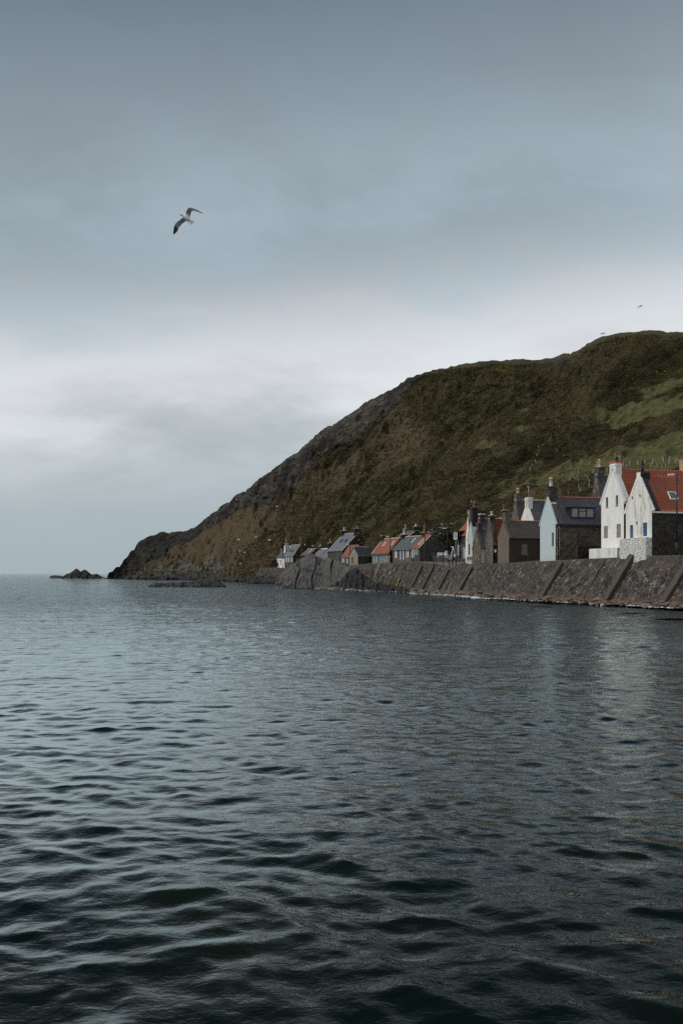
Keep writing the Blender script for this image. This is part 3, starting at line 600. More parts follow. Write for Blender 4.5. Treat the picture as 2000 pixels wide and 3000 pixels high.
# ---------------------------------------------------------------- sea rocks
def rock_mat(name, a=(.02,.019,.019), c_=(.085,.08,.075), moss=0.0, wet=True):
    b = NB(new_mat(name)); c = b.coord(rnd=False); n1 = b.noise(c, .5, 6, .7); n2 = b.noise(c, 2.8, 6, .75); wq = b.n('ShaderNodeVectorMath', operation='ADD'); nq = b.n('ShaderNodeTexNoise'); nq.inputs['Scale'].default_value = .8; nq.inputs['Detail'].default_value = 5; sq = b.n('ShaderNodeVectorMath', operation='SCALE'); sq.inputs['Scale'].default_value = 3.0
    cc_ = b.coord(scale=(1, 1, .35), rot=(0, .6, 0), rnd=False); b.l(cc_, nq.inputs[0]); b.l(nq.outputs['Color'], sq.inputs[0]); b.l(cc_, wq.inputs[0]); b.l(sq.outputs[0], wq.inputs[1])
    cr = b.vor(wq.outputs[0], .3, 'DISTANCE_TO_EDGE')
    col = b.mix(b.ramp(n2, [(.3, 0), (.7, 1)]), a, c_); col = b.mix(b.math('MULTIPLY', b.ramp(n1, [(.45, 0), (.7, 1)]), .5), col, tuple(v*1.25 for v in c_))
    col = b.mix(b.ramp(cr, [(0, .7), (.022, 0)]), col, (.008,.008,.008))
    if moss: 
        sp = b.n('ShaderNodeSeparateXYZ'); b.l(c, sp.inputs[0]); nm = b.math('ADD', sp.outputs[2], b.math('MULTIPLY', n1, 5))
        mr = b.n('ShaderNodeMapRange'); b.l(nm, mr.inputs[0]); mr.inputs[1].default_value = 9.6; mr.inputs[2].default_value = 11.0
        col = b.mix(b.math('MULTIPLY', mr.outputs[0], moss), col, (.075,.07,.03))
    return b.out(col, .8, b.math('ADD', b.math('MULTIPLY', n2, .5), b.math('ADD', n1, b.ramp(cr, [(0, 0), (.03, .5)]))), 1.0, .35, .3)
def rock_ridge(name, prof, Yb, depth, mat, label, cat, amp=.5, step=1.6, rows=46, seed=0, fr=1.0, tilt=0, group=None):
    prof = np.array(prof, float); pxs = np.arange(prof[0, 0], prof[-1, 0]+.01, step); top = np.interp(pxs, prof[:, 0], prof[:, 1])
    if not np.isscalar(Yb): Yb = np.interp(pxs, [q_[0] for q_ in Yb], [q_[1] for q_ in Yb])
    e = np.clip(np.minimum(pxs-pxs[0], pxs[-1]-pxs)/((pxs[-1]-pxs[0])*.12), 0, 1)**.5
    Yc = Yb+depth*.5*e; zt = np.maximum(H-(top-HOR)*Yc/F, .05)
    kk = KX(pxs); t = np.linspace(-.12, 1, rows)[:, None]
    f = np.where(t > 0, np.sin(np.clip(t, 0, 1)*math.pi/2)**.85, 0)
    yv = Yb-.2*e+(Yc-Yb)*np.clip(t, 0, 1); ze = zt*f + np.where(t < 0, t*6, 0)
    tb = np.linspace(0, 1, rows//2)[1:, None]; yb = Yc+depth*.6*e*tb; zb = zt*(1-tb**1.5)-1.2*tb
    Yv = np.concatenate([yv, yb]); Zv = np.concatenate([ze, zb]); Xv = kk*Yv
    P = np.stack([Xv+seed*31, Yv, Zv], -1)
    q = np.stack([P[..., 0]+P[..., 2]*tilt, P[..., 1], P[..., 2]-P[..., 0]*tilt*.5], -1)
    d = amp*(.9*fbm(q*fr/4.5, 5, gain=.55, ridged=True)+.7*np.round(perlin(q*fr/3)*3)/3+.5*fbm(q*fr/1.2, 3))
    cell = np.stack([q[..., 0]*fr/3.6-q[..., 2]*.12+.22*perlin(q/5), q[..., 1]*0+seed, (q[..., 2]*.8+q[..., 0]*.55)*fr/5.2+.2*perlin(q/5+9)], -1); cid = np.floor(cell); fr_ = cell-cid
    crack = np.minimum(np.minimum(fr_[..., 0], 1-fr_[..., 0]), np.minimum(fr_[..., 2], 1-fr_[..., 2])); hsh = np.sin(cid[..., 0]*12.98+cid[..., 2]*78.2)*43758.5; hsh -= np.floor(hsh)
    d = d + amp*(.8*(hsh-.5)-1.0*(1-smooth(crack, 0, .07)))
    ed = np.concatenate([1-.8*smooth(t, .8, 1), np.full_like(tb, .3)])
    Yv = Yv-d*ed*1.0; Zv = Zv+d*ed*.6*(Zv > .1)
    Ym_ = float(np.mean(Yb)); O = Vector((float(kk[len(kk)//2]*Ym_), Ym_+depth/2, 0))
    V = np.stack([Xv-O.x, Yv-O.y, Zv], -1).reshape(-1, 3)
    me = npmesh(name, V, gridq(Yv.shape[0], len(pxs)), True)
    if me.polygons[len(pxs)*10+5].normal.y > 0: me.flip_normals()
    o = link(name, me, mat); o.location = O; return tag(o, label, cat, group)
M['rock'] = rock_mat('dark_sea_rock', (.012,.012,.013), (.06,.056,.053)); M['rock_grey'] = rock_mat('grey_sea_rock', (.045,.043,.041), (.125,.118,.108), .8); M['rock_black'] = rock_mat('black_sea_rock', (.008,.008,.009), (.035,.033,.034))
rock_ridge('sea_rock', [(800,1722),(806,1712),(815,1692),(826,1678),(834,1668),(844,1660),(857,1652),(877,1641),(894,1630),(902,1623),(915,1622),(925,1630),(937,1635),(947,1637),(967,1636),(984,1641),(1000,1650),(1015,1661),(1040,1667),(1052,1676),(1064,1688)], [(800,237),(940,229),(1000,216),(1064,203)], 9, M['rock_grey'], 'largest grey rock rising from the water in front of the far cottages', 'rock', .55, 1.3, 70, 1, .8, .4)
rock_ridge('sea_rock', [(960,1726),(975,1716),(1000,1698),(1020,1676),(1040,1667),(1055,1676),(1066,1686),(1080,1697),(1100,1709),(1128,1716),(1160,1722),(1190,1731)], [(960,224),(1010,207),(1100,190),(1190,178)], 4, M['rock_black'], 'jagged black rock sloping down between the largest rock and the sea wall', 'rock', .8, 1.3, 50, 2, 1.3, .5)
rock_ridge('sea_rock', [(432,1717),(446,1712),(458,1707),(480,1709),(506,1705),(512,1707),(545,1705),(578,1702),(599,1696),(615,1699),(632,1698),(648,1707),(663,1718)], 249, 5, M['rock'], 'long low dark reef lying alone on the water', 'rock', .30, 1.2, 26, 3, 1.5, .5)
rock_ridge('sea_rock', [(182,1695),(196,1682),(206,1679),(214,1672),(224,1665),(231,1669),(238,1676),(246,1672),(252,1671),(262,1678),(268,1683),(284,1682),(296,1688),(313,1695)], 600, 14, M['rock_black'], 'jagged black sea stack with two humps off the headland', 'rock', .8, 1.2, 30, 4, .7, .2)
rock_ridge('sea_rock', [(147,1688),(160,1685),(172,1686),(190,1689)], 690, 8, M['rock'], 'flat dark skerry left of the black sea stack', 'rock', .3, 1.5, 14, 5, .8)
rock_ridge('sea_rock', [(1568,1786),(1578,1779),(1590,1777),(1600,1784)], 101, .9, M['rock'], 'small dark rock awash near the foot of the sea wall', 'rock', .06, 1.2, 14, 6, 3)
rock_ridge('sea_rock', [(1832,1805),(1840,1802),(1850,1801),(1858,1806)], 83, .7, M['rock'], 'tiny rock awash left of the flat brown one', 'rock', .05, 1.2, 12, 7, 3)
rock_ridge('sea_rock', [(1900,1824),(1915,1817),(1935,1815),(1955,1818),(1970,1823)], 72, 1.3, M['rock'], 'flat brown rock awash with foam behind it', 'rock', .07, 1.5, 14, 8, 3)
rock_ridge('sea_rock', [(1279,1762),(1290,1759),(1302,1763)], 125, .7, M['rock'], 'dark rock awash before the ribbed stretch of sea wall', 'rock', .05, 1.2, 12, 9, 3)

# shore rubble at the toe of the wall and headland (beyond counting)
def blobs(name, pts, mat, label, seed=1):
    g = np.random.default_rng(seed); bm = bmesh.new(); bmesh.ops.create_icosphere(bm, subdivisions=2, radius=1)
    base = np.array([v.co[:] for v in bm.verts]); tri = np.array([[v.index for v in f.verts] for f in bm.faces]); bm.free()
    V, Q = [], []
    for k, (x, y, z, r) in enumerate(pts):
        sc = r*g.uniform(.6, 1.4, 3)*np.array([1.2, 1, .65]); a = g.uniform(0, 6.28); R = np.array([[math.cos(a), -math.sin(a), 0], [math.sin(a), math.cos(a), 0], [0, 0, 1]])
        nz = np.round(perlin(base*1.3+k*3.7)*3)/3
        V.append(((base*(1+.45*nz[:, None]))*sc)@R.T+np.array([x, y, z])); Q.append(tri+k*len(base))
    me = npmesh(name, np.concatenate(V), np.concatenate(Q), False); o = link(name, me, mat); return tag(o, label, 'rubble', kind='stuff')
M['rubble_shore'] = rock_mat('shore_rubble_stone', (.04,.032,.025), (.24,.18,.13))
pts = []
g = np.random.default_rng(8)
for k in range(900):
    s0 = g.uniform(0, S[-1]*.62); x, y, nx, ny, zt, sb = [float(v) for v in coast(s0)]
    big = .5+.5*math.sin(s0*.21+1)+.3*math.sin(s0*.63)
    off = g.uniform(-2.6*max(.15, big), .35); pts.append((x+nx*off, y+ny*off, -.05+g.uniform(-.1, .12)+max(0, off+.8)*.45, g.uniform(.15, .55)))
blobs('shore_rubble', pts, M['rubble_shore'], 'brown boulders and rubble along the toe of the sea wall')
pts = []
for k in range(420):
    px = g.uniform(1015, 1215); yb = np.interp(px, [1015, 1100, 1215], [226, 219, 178]); yy = yb+g.uniform(-2, 9); pts.append((KX(px)*yy, yy, .1+max(0, (yy-yb))*.16+g.uniform(-.1, .3), g.uniform(.3, 1.0)))
for k in range(260):
    px = g.uniform(735, 835); yy = g.uniform(331, 340); pts.append((KX(px)*yy, yy, .2+(yy-331)*.18, g.uniform(.4, 1.2)))
for k in range(260):
    px = g.uniform(372, 745); yy = np.interp(px, FY[:, 0], FY[:, 1])-3+g.uniform(-3, 6); pts.append((KX(px)*yy, yy, g.uniform(-.3, .9), g.uniform(.7, 2.0)))
blobs('shore_boulders', pts, M['rock'], 'dark wet boulders along the far shore', 2)
# a few pale stones on the brown slope
M['pale_stone'] = plain('pale_stone', (.62,.60,.56), .9)
for k, (px, py, lb) in enumerate(((769,1493,'highest small white stone on the brown slope'),(815,1488,'small white stone right of the highest one'),(701,1584,'small white stone on the brown slope left of the cottages'),(730,1595,'small white stone in the middle of the brown slope'),(751,1579,'white stone above the middle of the brown slope'),(792,1586,'rightmost white stone on the brown slope'),(704,1619,'lower left of the white stones on the brown slope'),(719,1623,'white stone beside the lower left one'),(708,1655,'lowest white stone, just above the rock slabs'),(842,1588,'pale boulder on the scrub above the white porch cottage'))):
    p = on_hill(px, py); mb = MB(); bmesh.ops.create_icosphere(mb.bm, subdivisions=2, radius=.5)
    for v in mb.bm.verts: v.co *= 1+.25*math.sin(v.co.x*5+k)*math.cos(v.co.y*7+k); v.co.z *= .7
    o = mb.build('stone', M['pale_stone']); o.location = p+Vector((0, -.5, .5)); s_ = 1.0+.5*(k % 3)*.5; o.scale = (s_, s_, s_*.8); tag(o, lb, 'stone', 'white stones on the slope')

# ---------------------------------------------------------------- foam
def build_foam():
    M['foam'] = plain('sea_foam', (.5,.52,.52), .9, .2, 6); mb = MB(); g = random.Random(5)
    def run(pts, wd, n):
        for _ in range(n):
            t = g.random()*(len(pts)-1); i = int(t); f = t-i; a, b_ = pts[i], pts[min(i+1, len(pts)-1)]
            px = a[0]+(b_[0]-a[0])*f; yy = a[1]+(b_[1]-a[1])*f+g.gauss(0, wd); x = KX(px)*yy
            r = abs(g.gauss(.16, .15))+.07; m = g.randint(5, 7); ang = [k*6.28/m+g.uniform(-.3, .3) for k in range(m)]
            mb.poly([(x+math.cos(q)*r*2.6*g.uniform(.6, 1.3), yy+math.sin(q)*r*1.2*g.uniform(.5, 1.2), .05+r*.15) for q in ang])
    run([(1345,132),(1385,131),(1440,129),(1475,126.5),(1515,122),(1540,119.5)], .35, 420)
    run([(1555,118.2),(1620,113),(1690,110),(1760,107),(1850,102),(1910,98.5),(1960,95.5),(2010,92.5)], .45, 420)
    run([(1935,73.4),(1980,73.2),(2010,73)], .3, 60)
    run([(1840,83.9),(1865,83.7)], .1, 14); run([(1568,101.9),(1604,101.9)], .12, 16)
    run([(868,236),(900,235.5),(925,235.2)], .25, 120); run([(985,229),(1020,226)], .4, 40); run([(1125,214),(1200,180)], .5, 50)
    run([(1275,125.8),(1300,125.8)], .1, 8)
    r = bmesh.ops.solidify(mb.bm, geom=mb.bm.faces[:], thickness=.03)
    tag(mb.build('foam', M['foam']), 'thin white foam where small waves meet wall and rocks', 'foam', kind='stuff')
    g2 = np.random.default_rng(17); P = []
    for k in range(5200):
        s0 = g2.uniform(14, S[-1]*.62); cx, cy, nx, ny, zt, sb = [float(v) for v in coast(s0)]; big = .5+.5*math.sin(s0*.21+1)+.3*math.sin(s0*.63)
        px = 1000+F*cx/cy; dens = .02+.6*math.exp(-((px-1430)/95)**2)+.4*math.exp(-((px-1930)/75)**2)+.22*max(0, math.sin(s0*.8)*math.sin(s0*2.3))
        if g2.random() > dens: continue
        off = -2.6*max(.15, big)-.25+g2.normal()*.22; P.append((cx+nx*off, cy+ny*off, .06, abs(g2.normal())*.07+.05))
    for a, b_, yy, n in ((862,930,235.0,150),(985,1030,215,60),(800,830,236,20),(432,663,248.6,6),(182,313,598,14),(1075,1190,190,20)):
        for k in range(n):
            px = g2.uniform(a, b_); y2 = yy if not (a == 1075) else np.interp(px, [1100, 1190], [189.5, 177.5]); P.append((KX(px)*y2, y2+g2.normal()*.3, .08, (abs(g2.normal())*.09+.07)*(y2/235)))
    blobs('wash', P, M['foam'], 'white wash breaking at the foot of the wall and rocks', 9)['category'] = 'foam'
build_foam()

# ---------------------------------------------------------------- houses
A_R = (-.265, .964)      # gable direction of the right-hand group (along the shore, away)
B_R = (.964, .265)       # their length runs inland
A_W = (.89, .456)        # the row: gable direction
B_W = (-.456, .89)       # the row: length along the shore, away
def unit(v): l = math.hypot(*v); return (v[0]/l, v[1]/l)

def wall_face(mb, T, o2, axis, width, z0, z1, holes, inward, depth, mi):
    """a wall face with real openings. T maps local (x,y,z); axis 0: face runs along x at y=o2, axis 1: along y at x=o2"""
    def pt(u, z, dp=0): return T(u, o2+inward*dp, z) if axis == 0 else T(o2+inward*dp, u, z)
    us = sorted(set([0, width]+[h[0] for h in holes]+[h[1] for h in holes])); zs = sorted(set([z0, z1]+[h[2] for h in holes]+[h[3] for h in holes]))
    for a, b in zip(us, us[1:]):
        for c, d in zip(zs, zs[1:]):
            mu, mz = (a+b)/2, (c+d)/2
            if any(h[0] < mu < h[1] and h[2] < mz < h[3] for h in holes): continue
            mb.poly([pt(a, c), pt(b, c), pt(b, d), pt(a, d)], mi)
    for (a, b, c, d) in [h[:4] for h in holes]:
        for q in ((a, c, b, c), (b, c, b, d), (b, d, a, d), (a, d, a, c)):
            mb.poly([pt(q[0], q[1]), pt(q[2], q[3]), pt(q[2], q[3], depth), pt(q[0], q[1], depth)], mi)

class House:
    def __init__(s, name, label, px, Y, base, gpx, bpx, eave, ridge, ridge_px=None, a=A_R, b=B_R, cat='house', gable_m='white', side_m='rubble_dark', roof_m='pantile', ridge_m='ridge_red',
                 openings=(), pantile=False, coping=None, cop_w=.35, group=None, w=None, L=None, roof=True, over=.12, fascia=None, eave_h=None, far_m=None, apex=None):
        a, b = unit(a), unit(b); s.a, s.b = a, b; s.O = (KX(px)*Y, Y); s.z0 = ZY(base, Y)
        s.w = w or abs(span(s.O, a, gpx)); s.L = L or abs(span(s.O, b, bpx))
        s.eh = (ZY(eave, Y)-s.z0) if eave_h is None else eave_h
        my = Y+a[1]*s.w/2; s.rh = ZY(ridge, my)-s.z0
        ang = math.atan2(a[1], a[0]); s.sg = 1 if (a[0]*b[1]-a[1]*b[0]) > 0 else -1
        s.root = empty(name, (s.O[0], s.O[1], s.z0), ang, label, cat, group)
        s.depth = .2; s.my = s.w/2 if apex is None else s.w*apex
        T = s.T; hol = {'g': [], 's': []}; specs = []
        for op in openings:
            face, x0, x1, y0, y1 = op[:5]; kind = op[5]; opt = op[6] if len(op) > 6 else {}
            d = a if face == 'g' else b
            u0, u1 = sorted((abs(span(s.O, d, x0)), abs(span(s.O, d, x1)))); mid = Y+d[1]*(u0+u1)/2
            zz = sorted((ZY(y0, mid)-s.z0, ZY(y1, mid)-s.z0)); hl = [u0, u1, zz[0], zz[1]]; lim = s.w if face == 'g' else s.L
            hl[0] = max(.05, hl[0]); hl[1] = min(lim-.05, hl[1]); hl[2] = max(0.02, hl[2])
            if face == 's': hl[3] = min(hl[3], s.eh-.06)
            hol[face].append(hl); specs.append((face, hl, kind, opt))
        mb = MB(); below = -1.2
        def gab(ofs, mi, holes):
            g = MB(); wall_face(g, T, ofs, 0, s.w, below, s.rh+.5, holes, 1 if ofs == 0 else -1, s.depth, mi)
            for sx, x0 in ((1, 0), (-1, s.w)):
                run = s.my if sx > 0 else s.w-s.my
                p0 = Vector(T(x0, 0, s.eh)); p1 = Vector(T(s.my, 0, s.rh)); n = Vector((-(p1-p0).z, 0, (p1-p0).x)) * (1 if (p1-p0).x > 0 else -1)
                bmesh.ops.bisect_plane(g.bm, geom=g.bm.verts[:]+g.bm.edges[:]+g.bm.faces[:], plane_co=p0, plane_no=n, clear_outer=True)
            g.bm.to_mesh(tmp := bpy.data.meshes.new('t')); mb.bm.from_mesh(tmp); bpy.data.meshes.remove(tmp); g.bm.free()
        gab(0, 0, hol['g']); gab(s.L, 1 if far_m is None else 0, [])
        wall_face(mb, T, 0, 1, s.L, below, s.eh, hol['s'], 1, s.depth, 1); wall_face(mb, T, s.w, 1, s.L, below, s.eh, [], -1, s.depth, 1)
        s.wall = mb.build('wall', [M[gable_m], M[side_m]], s.root)
        for face, hl, kind, opt in specs: s.fill(face, hl, kind, opt)
        if roof: s.roof_(roof_m, ridge_m, pantile, over, fascia)
        if coping: s.coping(coping, cop_w)
    def T(s, x, y, z): return (x, s.sg*y, z)
    def fpt(s, face, u, z, dp):
        return s.T(u, dp, z) if face == 'g' else s.T(dp, u, z)
    def fbox(s, mb, face, u0, u1, z0, z1, d0, d1):
        p = [s.fpt(face, u, z0, d) for u, d in ((u0, d0), (u1, d0), (u1, d1), (u0, d1))]+[s.fpt(face, u, z1, d) for u, d in ((u0, d0), (u1, d0), (u1, d1), (u0, d1))]
        mb.hexa(p)
    def fill(s, face, h, kind, opt):
        u0, u1, z0, z1 = h; fm = M[opt.get('frame', 'white_paint')]; dp = opt.get('dp', .12); fw = min(.07, (u1-u0)*.16)
        if kind in ('window',):
            mb = MB()
            s.fbox(mb, face, u0+.004, u0+fw, z0+.004, z1-.004, dp, dp+.05); s.fbox(mb, face, u1-fw, u1-.004, z0+.004, z1-.004, dp, dp+.05)
            s.fbox(mb, face, u0+fw, u1-fw, z0+.004, z0+fw, dp, dp+.05); s.fbox(mb, face, u0+fw, u1-fw, z1-fw, z1-.004, dp, dp+.05)
            m = (z0+z1)/2; s.fbox(mb, face, u0+fw, u1-fw, m-fw*.35, m+fw*.35, dp, dp+.045)
            if opt.get('mull'): 
                for k in range(1, opt['mull']): 
                    uu = u0+(u1-u0)*k/opt['mull']; s.fbox(mb, face, uu-fw*.4, uu+fw*.4, z0+fw, z1-fw, dp+.002, dp+.043)
            f = mb.build('window', fm, s.root)
            g = MB(); s.fbox(g, face, u0+fw*.5, u1-fw*.5, z0+fw*.5, z1-fw*.5, dp+.02, dp+.035); g.build('pane', M[opt.get('pane', 'glass')], f)
            if opt.get('sill', True):
                g = MB(); s.fbox(g, face, u0-.06, u1+.06, z0-.09, z0-.003, -.06, dp); g.build('sill', M[opt.get('sillm', 'ridge_grey')], f)
            if opt.get('surround'):
                g = MB(); q = .13; s.fbox(g, face, u0-q, u0-.002, z0-.1, z1+q, -.03, .05); s.fbox(g, face, u1+.002, u1+q, z0-.1, z1+q, -.03, .05); s.fbox(g, face, u0, u1, z1+.002, z1+q, -.03, .05)
                if opt.get('sill', True) is False: s.fbox(g, face, u0, u1, z0-.12, z0-.002, -.03, .05)
                g.build('surround', M[opt['surround']], f)
        elif kind in ('door', 'shutter'):
            mb = MB(); s.fbox(mb, face, u0+.03, u1-.03, z0+.01, z1-.03, dp-.03, dp+.03)
            n = 3; 
            for k in range(n):
                zz0 = z0+.12+(z1-z0-.2)*k/n; s.fbox(mb, face, u0+.12, u1-.12, zz0, zz0+(z1-z0-.2)/n-.08, dp-.045, dp-.031)
            f = mb.build(kind, M[opt.get('m', 'blue')], s.root)
            g = MB(); s.fbox(g, face, u0+.002, u0+.028, z0+.004, z1-.004, dp-.05, dp+.05); s.fbox(g, face, u1-.028, u1-.002, z0+.004, z1-.004, dp-.05, dp+.05); s.fbox(g, face, u0+.03, u1-.03, z1-.028, z1-.004, dp-.05, dp+.05)
            g.build('frame', fm, f)
            if kind == 'door':
                g = MB(); p = s.fpt(face, u1-.16, z0+1.0, dp-.06); g.lathe(p, [(.02, -.03), (.035, 0), (.02, .03)], 6); g.build('handle', M['dark_metal'], f)
            if opt.get('surround'):
                g = MB(); q = opt.get('q', .13); s.fbox(g, face, u0-q, u0-.002, z0, z1+q, -.03, .05); s.fbox(g, face, u1+.002, u1+q, z0, z1+q, -.03, .05); s.fbox(g, face, u0, u1, z1+.002, z1+q, -.03, .05); g.build('surround', M[opt['surround']], f)
        elif kind == 'vent':
            g = MB(); s.fbox(g, face, u0, u1, z0, z1, dp, dp+.03); g.build('vent', M['black'], s.root)
    def slope(s, side):
        """eave point, ridge point in local (x,z) for side 0 (near) or 1 (far)"""
        ov = .18; run = s.my if side == 0 else s.w-s.my; k = (s.rh-s.eh)/run
        return ((-ov if side == 0 else s.w+ov), s.eh-ov*k), (s.my, s.rh)
    def roof_(s, mat, rm, pantile, over, fascia):
        th = .1; bm = bmesh.new(); uvl = bm.loops.layers.uv.new('UVMap'); y0, y1 = -over, s.L+over
        for side in (0, 1):
            (xe, ze), (xr, zr) = s.slope(side); ln = math.hypot(xr-xe, zr-ze); nx, nz = -(zr-ze)/ln, abs(xr-xe)/ln
            if side == 1: nx = -nx
            sx, sz = (xr-xe)/ln, (zr-ze)/ln
            if pantile and side == 0:
                nu = int((y1-y0)/.065); cs = .32; nv = int(ln/cs); rows = []
                us = np.linspace(y0, y1, nu)
                for c in range(nv+1):
                    for fr in ((0.0, .095), (.90, .0)):
                        v = min((c+fr[0])*cs, ln); row = []
                        for u in us:
                            ph = (u/.26) % 1; h = .045*math.sin(ph*2*math.pi)+.02*math.sin(ph*4*math.pi+.6)
                            hh = th+fr[1]+h; row.append((bm.verts.new(s.T(xe+sx*v+nx*hh, u, ze+sz*v+nz*hh)), u, v))
                        rows.append(row)
                for r0, r1 in zip(rows, rows[1:]):
                    for i in range(nu-1):
                        q = [r0[i], r0[i+1], r1[i+1], r1[i]]
                        f = bm.faces.new([p[0] for p in q]); f.smooth = True
                        for lp, p in zip(f.loops, q): lp[uvl].uv = (p[1]+.0, p[2])
                ys, t2 = (y0, y1), th
            # slab
            c = [(xe, ze), (xr, zr)]; vs_ = []
            for hgt in (0.005, th):
                for yy in (y0, y1):
                    for (cx, cz) in c: vs_.append((bm.verts.new(s.T(cx+nx*hgt, yy, cz+nz*hgt)), yy, 0 if cx == xe else ln))
            for idx in ((0,1,3,2), (4,6,7,5), (0,2,6,4), (1,5,7,3), (0,4,5,1), (2,3,7,6)):
                f = bm.faces.new([vs_[i][0] for i in idx])
                for lp, i in zip(f.loops, idx): lp[uvl].uv = (vs_[i][1], vs_[i][2])
        bmesh.ops.recalc_face_normals(bm, faces=bm.faces[:])
        me = bpy.data.meshes.new('roof'); bm.to_mesh(me); bm.free(); s.roof = link('roof', me, M[mat], s.root)
        if rm:
            g = MB(); p = Vector(s.T(s.my, y0-.01, s.rh+.06)); q = Vector(s.T(s.my, y1+.01, s.rh+.06)); n = max(3, int(s.L/.45))
            for i in range(n): g.tube(p.lerp(q, i/n), p.lerp(q, (i+.96)/n), .16, .155, 8)
            g.build('ridge_tiles', M[rm], s.roof)
        if fascia:
            (xe, ze), _ = s.slope(0); g = MB(); a0 = s.T(xe-.05, y0, ze-.2); 
            g.hexa([s.T(xe-.06, y0, ze-.16), s.T(xe+.02, y0, ze-.16), s.T(xe+.02, y1, ze-.16), s.T(xe-.06, y1, ze-.16), s.T(xe-.06, y0, ze+.04), s.T(xe+.02, y0, ze+.04), s.T(xe+.02, y1, ze+.04), s.T(xe-.06, y1, ze+.04)])
            g.build('gutter', M[fascia], s.root)
    def coping(s, mat, cw, y=0, h=.22, sides=(0, 1), proud=.03):
        g = MB()
        for side in sides:
            (xe, ze), (xr, zr) = s.slope(side); ln = math.hypot(xr-xe, zr-ze); nx, nz = (-(zr-ze)/ln if side == 0 else (zr-ze)/ln), abs(xr-xe)/ln
            for i in range(6):
                f0, f1 = i/6, (i+.985)/6; P = []
                for hh in (0.0, h):
                    for f, yy in ((f0, y-proud), (f1, y-proud), (f1, y+cw), (f0, y+cw)): P.append(s.T(xe+(xr-xe)*f+nx*hh, yy, ze+(zr-ze)*f+nz*hh))
                g.hexa(P)
        g.build('coping', M[mat], s.root)
    def chimney(s, mat, wx, wy, y, top, bottom=None, x=None, cap=None, pots=(), cap_h=.12, coll=True):
        x = s.my if x is None else x; bottom = s.rh-.9 if bottom is None else bottom
        g = MB(); c = s.T(x, y, 0); g.taper(c[0], c[1], wx/2, wy/2, bottom, top, .97)
        if coll: g.taper(c[0], c[1], wx/2+.05, wy/2+.05, top-.32, top-.2, 1)
        ch = g.build('chimney', M[mat], s.root)
        g = MB(); g.taper(c[0], c[1], wx/2+.07, wy/2+.07, top+.002, top+cap_h, .93); g.build('cap', M[cap or mat], ch)
        for (dx, dy, hh, r, pm) in pots:
            g = MB(); q = s.T(x+dx, y+dy, top+cap_h-.02); g.lathe(q, [(r*1.15, 0), (r, .05), (r*.85, hh*.8), (r*1.1, hh*.83), (r*1.1, hh*.92), (r*.9, hh)], 10); g.build('pot', M[pm], ch)
        return ch
    def skylight(s, v0, v1, y0, y1, frame='metal', glass='glass'):
        (xe, ze), (xr, zr) = s.slope(0); ln = math.hypot(xr-xe, zr-ze); nx, nz = -(zr-ze)/ln, (xr-xe)/ln
        def q(v, y, h): return s.T(xe+(xr-xe)*v+nx*h, y, ze+(zr-ze)*v+nz*h)
        def bx(g, v0, v1, y0, y1, h0, h1): g.hexa([q(v0,y0,h0), q(v1,y0,h0), q(v1,y1,h0), q(v0,y1,h0), q(v0,y0,h1), q(v1,y0,h1), q(v1,y1,h1), q(v0,y1,h1)])
        g = MB(); fv = .07/ln*1.0; bx(g, v0, v0+fv, y0, y1, .1, .26); bx(g, v1-fv, v1, y0, y1, .1, .26); bx(g, v0+fv, v1-fv, y0, y0+.07, .1, .26); bx(g, v0+fv, v1-fv, y1-.07, y1, .1, .26)
        f = g.build('skylight', M[frame], s.root); g = MB(); bx(g, v0+fv*.8, v1-fv*.8, y0+.05, y1-.05, .18, .21); g.build('pane', M[glass], f)
    def upx(s, px): return abs(span(s.O, s.b, px))
    def aerial(s, x, y, z, hgt=1.6, blen=1.3, label_ang=0.4):
        g = MB(); c = Vector(s.T(x, y, z)); t = c+Vector((0, 0, hgt)); g.tube(c, t, .03); d = Vector((math.cos(label_ang), math.sin(label_ang), 0)); e = d.cross(Vector((0, 0, 1)))
        a = t-d*blen*.5-Vector((0,0,.08)); b_ = t+d*blen*.5-Vector((0,0,.08)); g.tube(a, b_, .02, n=6)
        for k in range(7):
            p = a.lerp(b_, .08+k*.14); r = .16+.02*k; g.tube(p-e*r, p+e*r, .012, n=5)
        for q in (-1, 1): g.tube(b_, b_+d*.12+Vector((0, 0, q*.32)), .018, n=5)
        g.build('aerial', M['metal'], s.root)

def skyglass():
    b = NB(new_mat('skylight_glass')); return b.out((.10,.13,.15), .12, spec=.8)
M['skyglass'] = skyglass()
# --- A: white cottage with red pantile roof, nearest
hA = House('cottage', 'white cottage nearest the right edge, blue windows and red pantile roof', 1908, 111, 1627, 1832, 2120, 1492, 1398, gable_m='dirty_white', side_m='rubble_dark', pantile=True, fascia='white_paint', over=.0,
    openings=[('g',1881,1894,1531,1571,'door',{'m':'blue','dp':.16}), ('g',1843,1853,1538,1576,'door',{'m':'blue','dp':.16}), ('g',1849,1853,1454,1463,'vent'), ('g',1871,1875,1449,1457,'vent'), ('g',1862,1866,1528,1537,'vent')])
hA.coping('black', .75, h=.32, sides=(0,), proud=-.15); hA.coping('dirty_white', .14, h=.34, sides=(0, 1), proud=.03)
hA.chimney('black_stone', .85, 1.15, .62, ZY(1384, 113)-hA.z0, cap='coping_brown', pots=()); 
g = MB(); c = hA.T(hA.my, .02, 0); g.taper(c[0], c[1], .42, .05, hA.rh-.6, ZY(1384, 113)-hA.z0+.05, .92); g.build('chimney_face', M['dirty_white'], hA.root)
